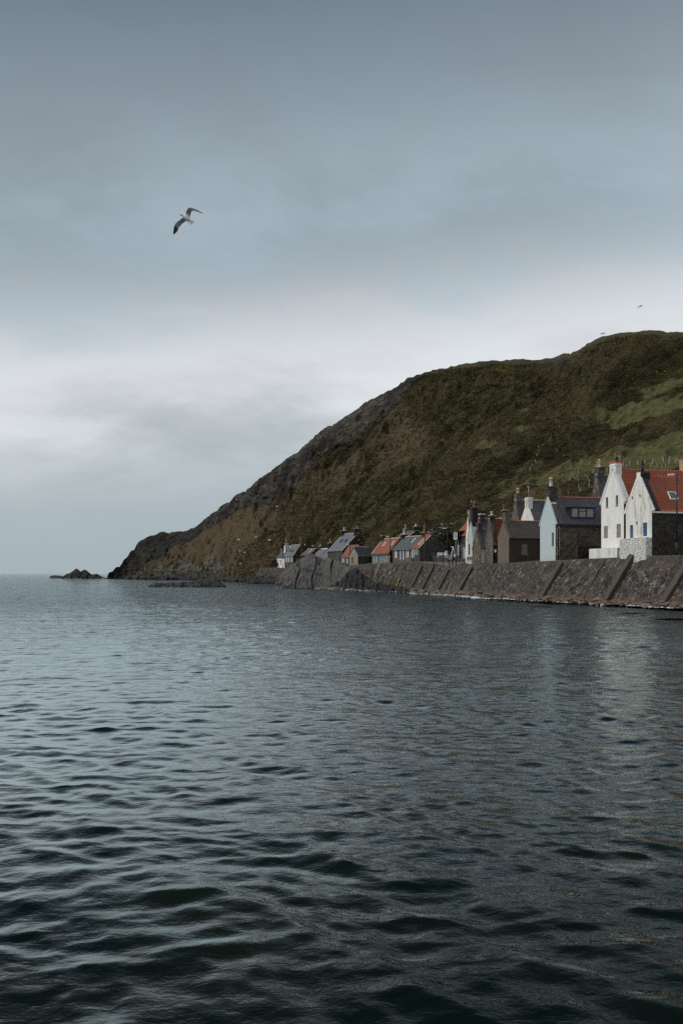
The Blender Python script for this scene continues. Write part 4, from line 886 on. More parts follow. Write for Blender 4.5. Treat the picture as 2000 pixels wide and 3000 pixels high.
g = MB(); c = hA.T(hA.my, .5, 0); zt = ZY(1384, 113)-hA.z0; g.tube((c[0], c[1], zt), (c[0], c[1], zt+1.0), .17); g.tube((c[0], c[1], zt+1.0), (c[0], c[1], zt+1.08), .21); g.tube((c[0], c[1], zt+1.08), (c[0], c[1], zt+1.5), .1); g.build('flue', M['black'], hA.root)
hA.skylight(.33, .55, hA.upx(1972), hA.upx(1995), 'white_paint', 'skyglass')
g = MB(); g.box(.0, hA.w+.15, min(hA.sg*-.75, hA.sg*.0), max(hA.sg*-.75, hA.sg*-.001), -1.2, ZY(1575, 112)-hA.z0); 
bmesh.ops.subdivide_edges(g.bm, edges=g.bm.edges[:], cuts=12, use_grid_fill=True)
for v in g.bm.verts: v.co += Vector((math.sin(v.co.z*9+v.co.y*5), math.sin(v.co.x*7+v.co.z*5), math.sin(v.co.x*8)*.8))*.035
o = g.build('plinth', M['rubble_white'], hA.root); o['label'] = 'rough whitewashed rubble base'
# --- B: tall white house
hB = House('tall_house', 'tall white gabled house with a white chimney and boarded lower windows', 1826, 117.6, 1631, 1760, 2150, 1466, 1377, gable_m='white', side_m='rubble_dark', pantile=True, over=.0, fascia='white_paint',
    openings=[('g',1802,1809,1451,1481,'window',{'frame':'wood','sillm':'coping','dp':.15}), ('g',1773,1780,1457,1486,'window',{'frame':'wood','sillm':'coping','dp':.15}),
              ('g',1805,1817,1535,1575,'shutter',{'m':'board','frame':'wood','dp':.04}), ('g',1768,1779,1541,1577,'shutter',{'m':'board','frame':'wood','dp':.04})])
hB.coping('coping_white', .6, h=.34)
hB.chimney('white', 1.35, .85, .45, ZY(1357, 120)-hB.z0, cap='ridge_red', cap_h=.22)
zt = ZY(1357, 120)-hB.z0+.2; g = MB(); c = hB.T(hB.my-.1, .5, 0); g.lathe((c[0], c[1], zt), [(.2, 0), (.17, .15), (.15, .5), (.2, .55), (.17, .62)], 10); g.build('pot', M['black'], hB.root)
hB.aerial(hB.my-.5, .7, zt-.2, .9, .9, 1.2)
g = MB(); g.box(-.35, hB.w+1.0, min(hB.sg*-1.1, 0), max(hB.sg*-1.1, -.002 if hB.sg > 0 else -.002), -1.2, ZY(1605, 118)-hB.z0)
bmesh.ops.bevel(g.bm, geom=g.bm.edges[:], offset=.06, segments=2); g.build('plinth', M['plinth_white'], hB.root)
g = MB(); c = hB.T(-.12, .3, 0); g.tube((c[0], c[1], 0), (c[0], c[1], hB.eh-.1), .06); g.build('downpipe', M['white_paint'], hB.root)
# back range with chimney seen above (2000,1352)
yy_ = abs(span((hB.O[0]+hB.a[0]*hB.my, hB.O[1]+hB.a[1]*hB.my), hB.b, 2001))
hB.chimney('pot_tan', .9, .6, yy_, ZY(1351, 123)-hB.z0, bottom=hB.rh-.3, cap='pot_tan')
g = MB(); (xe, ze), (xr, zr) = hB.slope(0)
# --- C: pale blue gable, long slate roof, dormer
hC = House('cottage', 'cottage with tall pale blue gable and long slate roof with a navy dormer', 1626, 134, 1637, 1581, 1790, 1531, 1458, gable_m='blue_harl', side_m='rubble_brown', roof_m='slate', ridge_m='ridge_red', over=.0, fascia='lead',
    openings=[('g',1615,1621,1560,1601,'door',{'m':'navy','frame':'white_paint','dp':.18})])
hC.coping('coping_brown', 1.15, h=.17, sides=(0,), proud=-.15); hC.coping('blue_harl', .14, h=.2)
hC.chimney('rubble_grey', .95, 1.1, .6, ZY(1427, 136)-hC.z0, bottom=hC.rh-.7, cap='rubble_grey', pots=((0,-.1,1.25,.24,'pot_pale'),))
# dormer
def dormer(h, px0, px1, t, b_, vface, mats, mull=3, roofm='slate', side='slate', pane='curtain', proud=.0, back=2.2):
    (xe, ze), (xr, zr) = h.slope(0); y0, y1 = h.upx(px0), h.upx(px1); Ym = h.O[1]+h.b[1]*(y0+y1)/2
    zb, zt = ZY(b_, Ym)-h.z0, ZY(t, Ym)-h.z0; k = (zr-ze)/(xr-xe); xf = xe+(zb-ze)/k-.22-proud
    g = MB(); zc = zt-.16
    xb = min(xe+(zt-ze)/k, h.my)+.1
    p = lambda x, y, z: h.T(x, y, z)
    g.hexa([p(xf+.08,y0,zb-.1), p(xf+.08,y1,zb-.1), p(xb,y1,zb-.1), p(xb,y0,zb-.1), p(xf+.08,y0,zc), p(xf+.08,y1,zc), p(xb,y1,zc), p(xb,y0,zc)])
    d = g.build('dormer', M[side], h.root)
    g = MB(); o_ = .28; g.hexa([p(xf-.12,y0-o_,zc+.003), p(xf-.12,y1+o_,zc+.003), p(xb,y1+o_,zc+.1), p(xb,y0-o_,zc+.1), p(xf-.12,y0-o_,zc+.13), p(xf-.12,y1+o_,zc+.13), p(xb,y1+o_,zc+.26), p(xb,y0-o_,zc+.26)]); g.build('dormer_roof', M[roofm], d)
    g = MB(); n = mull; ww = (y1-y0); fw = .10
    def fb(ya, yb, za, zb_, x0=xf, x1=xf+.078): g.hexa([p(x0,ya,za), p(x0,yb,za), p(x1,yb,za), p(x1,ya,za), p(x0,ya,zb_), p(x0,yb,zb_), p(x1,yb,zb_), p(x1,ya,zb_)])
    fb(y0, y1, zb-.02, zb+.12); fb(y0, y1, zc-.12, zc-.002)
    for i in range(n+1):
        yy = y0+ww*i/n; fb(max(y0, yy-fw*(1.6 if i in (0, n) else .7)), min(y1, yy+fw*(1.6 if i in (0, n) else .7)), zb+.12, zc-.12)
    if n == 3: fb(y0+ww/3, y0+2*ww/3, zc-.5, zc-.42, xf+.005, xf+.07)
    g.build('window_frame', M[mats], d)
    g = MB(); fb(y0+.1, y1-.1, zb+.1, zc-.1, xf+.04, xf+.06); g.build('pane', M[pane], d)
    return d
M['netting'] = (lambda b: b.out(b.mix(b.ramp(b.noise(b.coord(scale=(3,3,.15)), 5, 3, .6), [(.35, 0), (.65, 1)]), (.16,.16,.15), (.52,.50,.44)), .3, spec=.6))(NB(new_mat('net_curtained_glass')))
dormer(hC, 1673, 1743, 1484, 1517, 0, 'navy', 3, 'lead', 'slate', 'netting')
g = MB(); c = hC.T(-.1, .45, 0); g.tube((c[0], c[1], .3), (c[0], c[1], hC.eh-.15), .055); g.build('downpipe', M['white_paint'], hC.root)
hX = House('cottage', 'stone gable with a cluster of tan chimney pots left behind the tall white house', 1768, 152, 1625, 1722, 1830, 1500, 1392, gable_m='rubble_pale', side_m='rubble_grey', roof_m='slate', ridge_m='ridge_tan', over=.0)
hX.coping('coping_brown', .9, h=.16, sides=(0,), proud=-.15)
hX.chimney('rubble_pale', 1.35, 1.2, .6, ZY(1371, 154)-hX.z0, bottom=hX.rh-1.9, cap='black_stone', pots=((-.45,-.1,.85,.19,'pot_tan'),(-.1,.1,.85,.22,'pot_tan'),(.3,-.1,.95,.24,'pot_tan'),(.05,0,1.3,.16,'metal')))
# lighter lean-to wall in front of C's side
O2 = (KX(1640)*131.5, 131.5)
def annex(name, label, px, Y, base, a, b, gpx, bpx, top, mat, thick=None, cat='wall'):
    a, b = unit(a), unit(b); O = (KX(px)*Y, Y); z0 = ZY(base, Y); w_ = thick or abs(span(O, a, gpx)); L_ = abs(span(O, b, bpx)); sg = 1 if a[0]*b[1]-a[1]*b[0] > 0 else -1
    g = MB(); g.box(0, w_, min(0, sg*L_), max(0, sg*L_), -1.2, ZY(top, Y)-z0)
    bmesh.ops.subdivide_edges(g.bm, edges=g.bm.edges[:], cuts=10, use_grid_fill=True)
    for v in g.bm.verts: v.co += Vector((math.sin(v.co.z*5+v.co.y*4), math.sin(v.co.x*5+v.co.z*6), math.sin(v.co.x*3+v.co.y*2)))*.03
    o = g.build(name, M[mat]); o.location = (O[0], O[1], z0); o.rotation_euler = (0, 0, math.atan2(a[1], a[0])); return tag(o, label, cat)
annex('yard_wall', 'high brown stone wall beside the pale blue gable', 1638, 132.6, 1636, A_R, B_R, 0, 1688, 1548, 'rubble_brown', thick=.9)
annex('garden_wall', 'dark dry stone wall between blue gable house and tall white house', 1690, 129.0, 1633, A_R, B_R, 0, 1772, 1600, 'rubble_dark', thick=.5)
# --- D: brown harled cottage
hD = House('cottage', 'low brown harled cottage with dark weathered roof and red ridge', 1490, 148.5, 1650, 1457, 1600, 1574, 1528, gable_m='brown_harl', side_m='dark_harl', roof_m='old_roof', ridge_m='ridge_red', over=.0,
    openings=[('s',1527,1546,1591,1624,'window',{'frame':'coping_brown','pane':'board','surround':'coping_brown'})])
hD.coping('coping_brown', .35, h=.2); hD.chimney('brown_harl', .95, .8, .5, ZY(1504, 150)-hD.z0, bottom=hD.rh-1.2, cap='brown_harl')
# --- E: houses behind D
hE = House('cottage', 'slate house behind the brown cottage with stone gable and tan ridge', 1526, 160, 1640, 1490, 1640, 1560, 1466, gable_m='rubble_pale', side_m='rubble_grey', roof_m='slate', ridge_m='ridge_tan', over=.0)
hE.coping('coping_brown', .5, h=.16, sides=(0,)); hE.chimney('rubble_pale', 1.1, .9, .5, ZY(1447, 162)-hE.z0, bottom=hE.rh-1.0, cap='coping_brown', pots=((-.15,0,.8,.2,'pot_tan'),(.2,.1,.85,.22,'pot_pale')))
hE2 = House('outshot', 'small house with white gable and rust-streaked chimney behind the brown cottage', 1562, 153.5, 1642, 1520, 1600, 1540, 1480, gable_m='white', side_m='rubble_grey', roof_m='slate', ridge_m=None, over=.0)
hE2.coping('white', .3, h=.16); hE2.chimney('white', 1.15, .8, .42, ZY(1459, 155)-hE2.z0, bottom=hE2.rh-1.4, cap='white_paint', pots=((-.1,0,.55,.16,'pot_red'),))
zt = ZY(1459, 155)-hE2.z0; g = MB(); p0 = hE2.T(hE2.my-.15, -.02, 0); g.box(p0[0]-.09, p0[0]+.09, min(p0[1]-.02, p0[1]+.02), max(p0[1]-.02, p0[1]+.02), zt-1.5, zt-.1); g.build('rust_streak', M['rust'], hE2.root)
hE2.aerial(hE2.my, .4, zt, 1.9, 1.5, 2.6)
# --- F: jumble of small cottages
hF2 = House('cottage', 'stone-gabled cottage with mottled red tiles left of the brown cottage', 1443, 158, 1651, 1421, 1490, 1590, 1521, gable_m='rubble_brown', side_m='rubble_dark', roof_m='pantile_old', ridge_m='ridge_tan', over=.0, pantile=True)
hF2.chimney('black_stone', .9, .8, .45, ZY(1512, 160)-hF2.z0, cap='coping', pots=((0,0,.6,.24,'pot_pale'),)); hF2.coping('coping_brown', .3, h=.28, sides=(0, 1))
g = MB(); c = hF2.T(-.15, .1, 0); g.tube((c[0], c[1], 0), (c[0], c[1], hF2.rh-.1), .07); g.build('downpipe', M['black'], hF2.root)
hF1 = House('cottage', 'small stone-gabled cottage with white door and slate roof beside the brown bench', 1406, 163, 1651, 1383, 1432, 1603, 1550, gable_m='rubble_brown', side_m='rubble_brown', roof_m='slate', ridge_m='ridge_tan', over=.0,
    openings=[('s',1408,1420,1606,1651,'door',{'m':'white_door','dp':.02}), ('g',1385,1391,1608,1634,'shutter',{'m':'wood','frame':'wood'})])
hF1.coping('coping_brown', .55, h=.16, sides=(0,)); hF1.chimney('rubble_grey', .9, .8, .5, ZY(1534, 165)-hF1.z0, cap='coping_brown', pots=((0,0,.7,.2,'pot_red'),))
hF3 = House('cottage', 'slate cottage with tan ridge squeezed between stone gables', 1412, 172, 1645, 1392, 1475, 1585, 1521, gable_m='grey_harl', side_m='rubble_grey', roof_m='slate', ridge_m='ridge_tan', over=.0)
hF3.chimney('rubble_grey', .9, .8, .5, ZY(1508, 174)-hF3.z0, cap='white_paint', pots=((0,0,.6,.18,'black'),))
hF4 = House('cottage', 'red pantiled house half hidden behind the stone gables with two chimney pots', 1452, 182, 1640, 1400, 1475, 1560, 1507, a=A_W, b=B_W, gable_m='rubble_grey', side_m='rubble_grey', roof_m='pantile_row', ridge_m='ridge_red', over=.0, w=6)
hF5 = House('cottage', 'rear slate cottage with a cluster of red and tan chimney pots', 1487, 176, 1640, 1450, 1530, 1560, 1520, gable_m='rubble_grey', side_m='rubble_grey', roof_m='slate', ridge_m='ridge_grey', over=.0)
hF5.chimney('black_stone', .9, .9, .5, ZY(1496, 178)-hF5.z0, cap='coping', pots=((0,0,1.0,.2,'pot_red'),)); hF5.chimney('rubble_grey', .8, .8, 2.6, ZY(1503, 179)-hF5.z0, cap='coping', pots=((-.2,0,.7,.16,'pot_tan'),(.2,0,1.3,.2,'pot_red')))
hW1 = House('cottage', 'narrow cottage with grey rendered gable and tall dark chimney', 1384, 168, 1645, 1369, 1410, 1577, 1530, gable_m='grey_harl', side_m='grey_harl', roof_m='slate', ridge_m='lead', over=.0,
    openings=[('g',1371,1376,1594,1624,'shutter',{'m':'coping_brown','frame':'coping','dp':.05})])
hW1.coping('grey_harl', 1.0, h=.16, sides=(0,)); hW1.chimney('black_stone', .95, 1.0, .7, ZY(1489, 170)-hW1.z0, bottom=hW1.rh-1.0, cap='coping_brown', pots=((0,0,.8,.2,'pot_red'),))
hW1.aerial(hW1.my, .7, ZY(1489, 170)-hW1.z0, 1.2, 2.0, .1)
hW2 = House('cottage', 'cream painted gable end beside the light blue door', 1376, 175, 1649, 1363, 1400, 1580, 1510, gable_m='cream', side_m='grey_harl', roof_m='slate', ridge_m='lead', over=.0)
hW2.chimney('pot_tan', .7, .6, .4, ZY(1498, 177)-hW2.z0, bottom=hW2.rh-1, cap='coping', pots=())
# --- G: two storey stone house with red roof
hG = House('stone_house', 'two-storey grey stone house with red roof and white dormer', 1373, 182, 1636, 1420, 1331, 1568, 1527, a=A_W, b=B_W, gable_m='rubble_grey', side_m='rubble_grey', roof_m='pantile_row', ridge_m='ridge_red', w=5.5,
    openings=[('s',1357,1364,1606,1636,'door',{'m':'pale_blue','surround':'pale_blue'}), ('s',1342,1346,1600,1625,'window',{'surround':'white_paint'})])
dormer(hG, 1350, 1340, 1556, 1580, 0, 'white_paint', 2, 'slate', 'slate', 'glass')
g = MB(); c = hG.T(-.08, hG.upx(1347), 0); g.tube((c[0], c[1], 0), (c[0], c[1], hG.eh-.1), .07); g.build('downpipe', M['black'], hG.root)
# --- H, I: the row
hH2 = House('row_cottage', 'end cottage of the row with narrow red roof and big stone gable', 1229, 188, 1637, 1303, 1206, 1605, 1566, a=A_W, b=B_W, gable_m='rubble_grey', side_m='rubble_grey', roof_m='pantile_row', ridge_m='ridge_red', over=.05, group='cottages of the middle row',
    openings=[('s',1222,1217,1610,1624,'window',{'surround':'white_paint'}), ('s',1211,1207.5,1611,1634,'door',{'m':'navy','surround':'white_paint','q':.18})])
hH2.coping('ridge_grey', .25, h=.12, sides=(0,)); hH2.skylight(.25, .62, hH2.upx(1223), hH2.upx(1218), 'white_paint', 'skyglass')
hH2.chimney('rubble_dark', 1.2, .8, hH2.L-.1, ZY(1560, 191)-hH2.z0, cap='coping', pots=((-.1,0,1.3,.22,'pot_red'),)); hH2.chimney('rubble_grey', .6, .4, .2, ZY(1561, 190)-hH2.z0, cap='coping', pots=())
OH = (hH2.O[0]+B_W[0]*(hH2.L+.05), hH2.O[1]+B_W[1]*(hH2.L+.05)); pxH = 1000+F*OH[0]/OH[1]
hH1 = House('row_cottage', 'middle cottage of the row with green-grey slate roof and navy door', pxH, OH[1], 1641, 1290, 1149, 1609, 1571, a=A_W, b=B_W, gable_m='rubble_grey', side_m='rubble_brown', roof_m='slate_green', ridge_m='ridge_tan', over=.0, w=5.2, group='cottages of the middle row',
    openings=[('s',1195,1191,1612,1632,'window',{'surround':'white_paint','pane':'white_paint'}), ('s',1180,1174,1613,1643,'door',{'m':'navy','surround':'white_paint','q':.22}), ('s',1161,1157,1615,1634,'window',{'surround':'white_paint','pane':'white_paint'})])
hH1.skylight(.5, .82, hH1.upx(1193), hH1.upx(1189), 'white_paint', 'skyglass'); hH1.skylight(.55, .8, hH1.upx(1176), hH1.upx(1172), 'metal', 'glass')
hH1.chimney('rubble_dark', 1.2, .8, hH1.L-.2, ZY(1567, 198)-hH1.z0, cap='coping', pots=((0,0,.9,.26,'pot_pale'),))
OI = (hH1.O[0]+B_W[0]*(hH1.L+1.1), hH1.O[1]+B_W[1]*(hH1.L+1.1)); pxI = 1000+F*OI[0]/OI[1]
hI = House('row_cottage', 'tan stone cottage with red roof and bright blue doors', pxI, OI[1], 1648, 1200, 1090, 1619, 1577, a=A_W, b=B_W, gable_m='rubble_dark', side_m='rubble_tan', roof_m='pantile_row', ridge_m='ridge_tan', over=.1, w=5.0, fascia='coping_brown', group='cottages of the middle row',
    openings=[('s',1131,1127,1621,1641,'window',{'surround':'pale_blue','pane':'blue'}), ('s',1114,1106,1622,1648,'door',{'m':'bright_blue','surround':'pale_blue'}), ('s',1101,1097,1623,1642,'window',{'surround':'pale_blue','pane':'blue'})])
hI.coping('coping_brown', .3, h=.15); hI.coping('ridge_grey', .3, y=hI.L-.3, h=.15)
hI.skylight(.5, .78, hI.upx(1134), hI.upx(1130), 'white_paint', 'skyglass'); hI.skylight(.48, .74, hI.upx(1111), hI.upx(1107), 'white_paint', 'skyglass')
hI.chimney('rubble_dark', 1.2, .7, hI.L-.3, ZY(1572, 208)-hI.z0, cap='coping', pots=())
# --- behind the row
hO = House('slate_house', 'slate-roofed house behind the row, dark stack on its gable', 1186, 212, 1630, 1245, 1150, 1580, 1553, a=A_W, b=B_W, gable_m='rubble_dark', side_m='rubble_dark', roof_m='slate', ridge_m=None, over=.0, w=6)
hO.coping('ridge_grey', .3, h=.12); hO.chimney('black_stone', 1.2, .9, .5, ZY(1545, 216)-hO.z0, cap='coping', pots=((0,0,.5,.2,'white_paint'),)); hO.chimney('rubble_dark', 1, .8, hO.L-.4, ZY(1551, 218)-hO.z0, cap='coping', pots=((0,0,1.0,.2,'pot_tan'),)); hO.skylight(.4, .7, 1.2, 1.9, 'metal', 'skyglass')
# --- J shed, K, L, M, N
hJ = House('stone_shed', 'low stone outbuilding with cream gable and slate roof left of the red-roofed cottage', 1048, 222, 1652, 1029, 1092, 1624, 1603, a=(-.75,.66), b=(.66,.75), gable_m='shed_cream', side_m='rubble_grey', roof_m='slate', ridge_m='ridge_grey', w=2.5, fascia='ridge_grey',
    openings=[('g',1034,1030,1631,1650,'shutter',{'m':'red_wood','frame':'wood'}), ('s',1058,1064,1632,1650,'door',{'m':'wood','frame':'wood'}), ('s',1081,1088,1630,1650,'shutter',{'m':'black','frame':'wood'})])
hK = House('cottage', 'small cottage with red lean roof and turquoise door beside the outbuilding', 1030, 240, 1652, 1072, 1001, 1630, 1598, a=A_W, b=B_W, gable_m='rubble_grey', side_m='rubble_grey', roof_m='pantile_row', ridge_m='ridge_red', over=.05,
    openings=[('s',1007,1003,1634,1648,'door',{'m':'turq','surround':'white_paint','q':.2}), ('s',1018,1015,1632,1650,'window',{'surround':'white_paint','pane':'white_paint'})])
hL = House('tall_stone_house', 'tallest slate house of the middle group with dark stone gable', 1003, 252, 1655, 1095, 988, 1613, 1562, a=A_W, b=B_W, gable_m='rubble_dark', side_m='rubble_grey', roof_m='slate_light', ridge_m='ridge_grey', over=.05, L=8.5)
hL.coping('ridge_grey', .25, h=.12, sides=(0,)); hL.coping('ridge_grey', .25, y=hL.L-.2, h=.12, sides=(0,)); hL.skylight(.5, .66, 2.4, 3.2, 'lead'); hL.skylight(.5, .66, 5, 5.8, 'lead')
hL.chimney('rubble_dark', 1.6, .9, hL.L-.4, ZY(1556, 262)-hL.z0, cap='coping', pots=((0,0,.9,.2,'pot_pale'),(.35,0,.8,.18,'pot_pale'))); hL.chimney('rubble_dark', 1.8, .8, .5, ZY(1549, 254)-hL.z0, cap='coping', pots=((0,0,.6,.18,'pot_tan'),))
hM = House('dormered_cottage', 'stone cottage with slate roof, turquoise upper window and white-framed ones', 1000, 258, 1655, 1040, 968, 1617, 1597, a=A_W, b=B_W, gable_m='rubble_dark', side_m='rubble_dark', roof_m='slate', ridge_m='ridge_red', over=.05, w=5,
    openings=[('s',996,993,1632,1647,'window',{'surround':'white_paint'}), ('s',988.5,985,1632,1642,'window',{'surround':'white_paint'})])
d = dormer(hM, 999, 994, 1600, 1620, 0, 'turq', 1, 'slate', 'slate', 'turq', proud=.4)
hN = House('cottage', 'cottage with light slate roof and steep skylight peeping over the largest rock', 966, 268, 1655, 1000, 938, 1633, 1606, a=A_W, b=B_W, gable_m='grey_harl', side_m='white', roof_m='slate_light', ridge_m='ridge_grey', over=.05, w=5.5)
hN.skylight(.5, .85, 2.0, 2.8, 'white_paint', 'skyglass'); hN.chimney('rubble_dark', 1, .8, hN.L-.3, ZY(1592, 276)-hN.z0, cap='ridge_grey', pots=((.1,0,1.0,.22,'pot_tan'),)); hN.coping('coping_brown', .3, y=hN.L-.2, h=.12)
hN2 = House('cottage', 'slate cottage with pale ridge behind the top of the largest rock', 938, 285, 1655, 985, 912, 1633, 1608, a=A_W, b=B_W, gable_m='rubble_grey', side_m='rubble_grey', roof_m='slate_light', ridge_m='white_paint', over=.05, w=5.5)
hN2.coping('lead', .3, h=.12); hN2.chimney('rubble_dark', .9, .8, hN2.L-.3, ZY(1602, 294)-hN2.z0, cap='ridge_grey', pots=((0,0,.6,.2,'pot_pale'),))
hN3 = House('cottage', 'dark red roofed cottage tucked behind the rock and the slate gable', 905, 305, 1660, 940, 880, 1626, 1608, a=A_W, b=B_W, gable_m='rubble_dark', side_m='rubble_dark', roof_m='tile_sheet', ridge_m='ridge_grey', over=.05, w=5)
hN3.skylight(.4, .8, 1.5, 2.3, 'white_paint', 'skyglass')
# --- Q, R far left
hQ = House('cottage', 'far slate cottage with three tall white windows', 860, 336, 1662, 905, 833, 1628, 1596, a=A_W, b=B_W, gable_m='rubble_dark', side_m='rubble_grey', roof_m='slate_light', ridge_m='ridge_grey', over=.1,
    openings=[('s',855,852,1631,1646,'window',{'surround':'white_paint','pane':'white_paint'}), ('s',847,844.5,1632,1647,'window',{'surround':'white_paint','pane':'white_paint'}), ('s',840,837,1632,1647,'window',{'surround':'white_paint','pane':'white_paint'})])
hQ.skylight(.35, .55, 2.6, 3.5, 'black'); hQ.skylight(.4, .6, 5.0, 6.0, 'black'); hQ.chimney('pot_tan', .9, .8, .5, ZY(1590, 339)-hQ.z0, cap='coping', pots=((0,0,1.7,.25,'pot_tan'),)); hQ.coping('ridge_grey', .3, h=.1, sides=(0,))
hQ.chimney('white', 1.2, .8, hQ.L+.2, ZY(1600, 345)-hQ.z0, cap='white_paint', pots=())
hR = House('cottage', 'leftmost cottage with white porch front and twin chimney pots', 833, 346, 1663, 862, 811, 1633, 1612, a=A_W, b=B_W, gable_m='rubble_dark', side_m='white', roof_m='slate', ridge_m='lead', over=.1,
    openings=[('s',824,821,1640,1655,'window',{}), ('s',817,814.5,1640,1655,'window',{})])
hR.chimney('white', 1.6, .9, hR.L*.35, ZY(1601, 352)-hR.z0, cap='white_paint', pots=((-.4,0,1.1,.24,'pot_pale'),(.4,0,1.1,.24,'pot_pale')))
annex('lean_to', 'dark lean-to shed right of the three-window cottage', 884, 325, 1660, A_W, B_W, 0, 866, 1636, 'rubble_dark', thick=3, cat='shed')

# ---------------------------------------------------------------- street lamps and poles
def lamp(px, Y, base, top, label, name='street_lamp'):
    X0 = KX(px)*Y; z0 = ZY(base, Y); hh = ZY(top, Y)-z0; r = empty(name, (X0, Y, z0), 0, label, 'street lamp', 'street lamps along the shore street')
    g = MB(); g.tube((0, 0, 0), (0, 0, 1.3), .14, .13); g.tube((0, 0, 1.3), (0, 0, hh), .09, .075); g.build('post', M['black'], r)
    g = MB(); g.tube((.05, 0, hh-.02), (-.35, 0, hh+.02), .035, .03); g.build('arm', M['dark_metal'], r)
    g = MB(); P = []
    prof = [(-.95, .05), (-.85, .20), (-.5, .26), (-.32, .24), (-.25, .06)]
    for yy in (-.13, .13): P.append([(x, yy, hh+z-.05) for x, z in prof])
    g.poly(P[0][::-1]); g.poly(P[1])
    for i in range(5): j = (i+1) % 5; g.poly([P[0][i], P[0][j], P[1][j], P[1][i]])
    g.build('lantern', M['white_paint'], r); return r
lamp(1981, 104, 1626, 1393, 'tallest street lamp, in front of the red roof at the right edge')
lamp(1634, 131, 1640, 1476, 'street lamp beside the tall pale blue gable')
lamp(1143, 197, 1646, 1573, 'street lamp in front of the red-roofed cottage with blue doors')
lamp(1310, 188, 1640, 1549, 'street lamp before the dark trees between row and stone house')
lamp(1025, 232, 1655, 1596, 'street lamp by the cream gabled outbuilding')
lamp(922, 262, 1655, 1600, 'street lamp rising behind the peak of the largest rock')
lamp(828, 338, 1664, 1610, 'farthest street lamp, by the white porch cottage')
def pole(px, Y, base, top, r, mat, label, cat, name, cross=None, group=None):
    z0 = ZY(base, Y); hh = ZY(top, Y)-z0; rt = empty(name, (KX(px)*Y, Y, z0), 0, label, cat, group); g = MB(); g.tube((0, 0, -.3), (0, 0, hh), r, r*.8); g.build('post', M[mat], rt)
    if cross:
        g = MB(); g.box(-cross[1], cross[1], -.04, .04, hh-cross[0]-.05, hh-cross[0]+.05); g.build('crossbar', M[mat], rt)
pole(1243.5, 184, 1638, 1532, .13, 'red_wood', 'tall brown telegraph pole before the end gable of the row', 'pole', 'telegraph_pole', (.5, .5))
pole(1065, 219, 1655, 1616, .06, 'dark_metal', 'thin dark pole with short crossbar before the outbuilding', 'pole', 'drying_pole', (1.3, .5))
for px, Y, b_, t_, lb in ((1270,166,1658,1617,'leftmost dark post on the platform at the wall edge'),(1278,166.5,1656,1627,'shorter dark post right of the leftmost one'),(1297,176,1646,1617,'thin brown post in front of the white bench'),(1316,165,1655,1616,'dark post standing left of the white slanted frame'),(1325,164,1652,1612,'dark post just in front of the white slanted frame'),(1335,163,1651,1626,'rightmost dark post, nearest the cream gable')):
    pole(px, Y, b_, t_, .08, 'dark_metal', lb, 'post', 'wall_post', group='posts on the wall edge')
pole(1243, 0, 0, 0, 0, 'black', None, None, 'x') if False else None

# fence stakes on the hill
P_ST = [(1652,1343),(1675,1349),(1696,1358),(1720,1363),(1688,1391),(1711,1399),(1733,1390),(1742,1365),(1739,1373),(1686,1407),(1716,1406),(1692,1416),(1724,1417),(1690,1429),(1721,1427),(1691,1437),(1694,1446),(1659,1440),(1660,1451),(1775,1384),(1823,1368),(1831,1372),(1841,1367),(1865,1364),(1887,1360),(1907,1362),(1911,1357),(1905,1371),(1925,1371),(1937,1371),(1947,1372),(1936,1350),(1940,1357),(1955,1358),(1960,1347),(1975,1359),(1980,1352),(1575,1317),(1590,1314),(1577,1332),(1570,1342),(1564,1357),(1556,1369),(1633,1330),(1550,1383)]
rr = random.Random(3)
M['stake'] = plain('stake', (.42,.40,.34), .9, .5, 3)
for i, (px, py) in enumerate(P_ST):
    p = on_hill(px, py); hgt = 13*p.y/F*rr.uniform(.75, 1.15); g = MB(); g.tube((0, 0, -.4), (rr.uniform(-.08, .08), rr.uniform(-.05, .05), hgt), .05, .045, 6)
    o = g.build('fence_stake', M['stake']); o.location = p
    lb = 'thin pale stake on the grass above the tall white house and red roofs' if px > 1765 else ('thin pale stake on the grass between the blue gable and the tall white house' if px > 1645 else 'thin stake at the edge of the dark gorse, left of the blue gable chimney')
    tag(o, lb, 'fence stake', lb.replace('thin pale stake', 'stakes').replace('thin stake', 'stakes'))

# ---------------------------------------------------------------- street furniture
def bench(px, Y, base, wd, mat, label, rz=0, name='bench', legs=.42):
    r = empty(name, (KX(px)*Y, Y, ZY(base, Y)), rz, label, 'bench')
    g = MB()
    for k in range(3): g.box(-wd/2, wd/2, -.05+k*.15, .08+k*.15, legs, legs+.05)
    g.build('seat', M[mat], r); g = MB()
    for k in range(3): g.box(-wd/2, wd/2, .43, .47, legs+.16+k*.16, legs+.28+k*.16)
    g.build('backrest', M[mat], r)
    for sx in (-1, 1):
        for y_ in (-.02, .42):
            g = MB(); g.box(sx*(wd/2-.12)-.04, sx*(wd/2-.12)+.04, y_, y_+.07, 0, legs-.002 if y_ < .1 else legs+.6); g.build('leg', M[mat], r)
        g = MB(); g.box(sx*(wd/2-.03)-.03, sx*(wd/2-.03)+.03, -.06, .45, legs+.22, legs+.28); g.build('armrest', M[mat], r)
    return r
bench(1293, 181, 1634, 1.55, 'white_paint', 'long white bench against the stone garden wall', 0, 'bench', .35)
bench(1375, 160.5, 1650, .95, 'red_wood', 'small brown wooden bench beside the stone gable', math.radians(-8))
r = empty('white_chair', (KX(1309)*178, 178, ZY(1634, 178)), .5, 'folded white chair leaning beside the long white bench', 'chair')
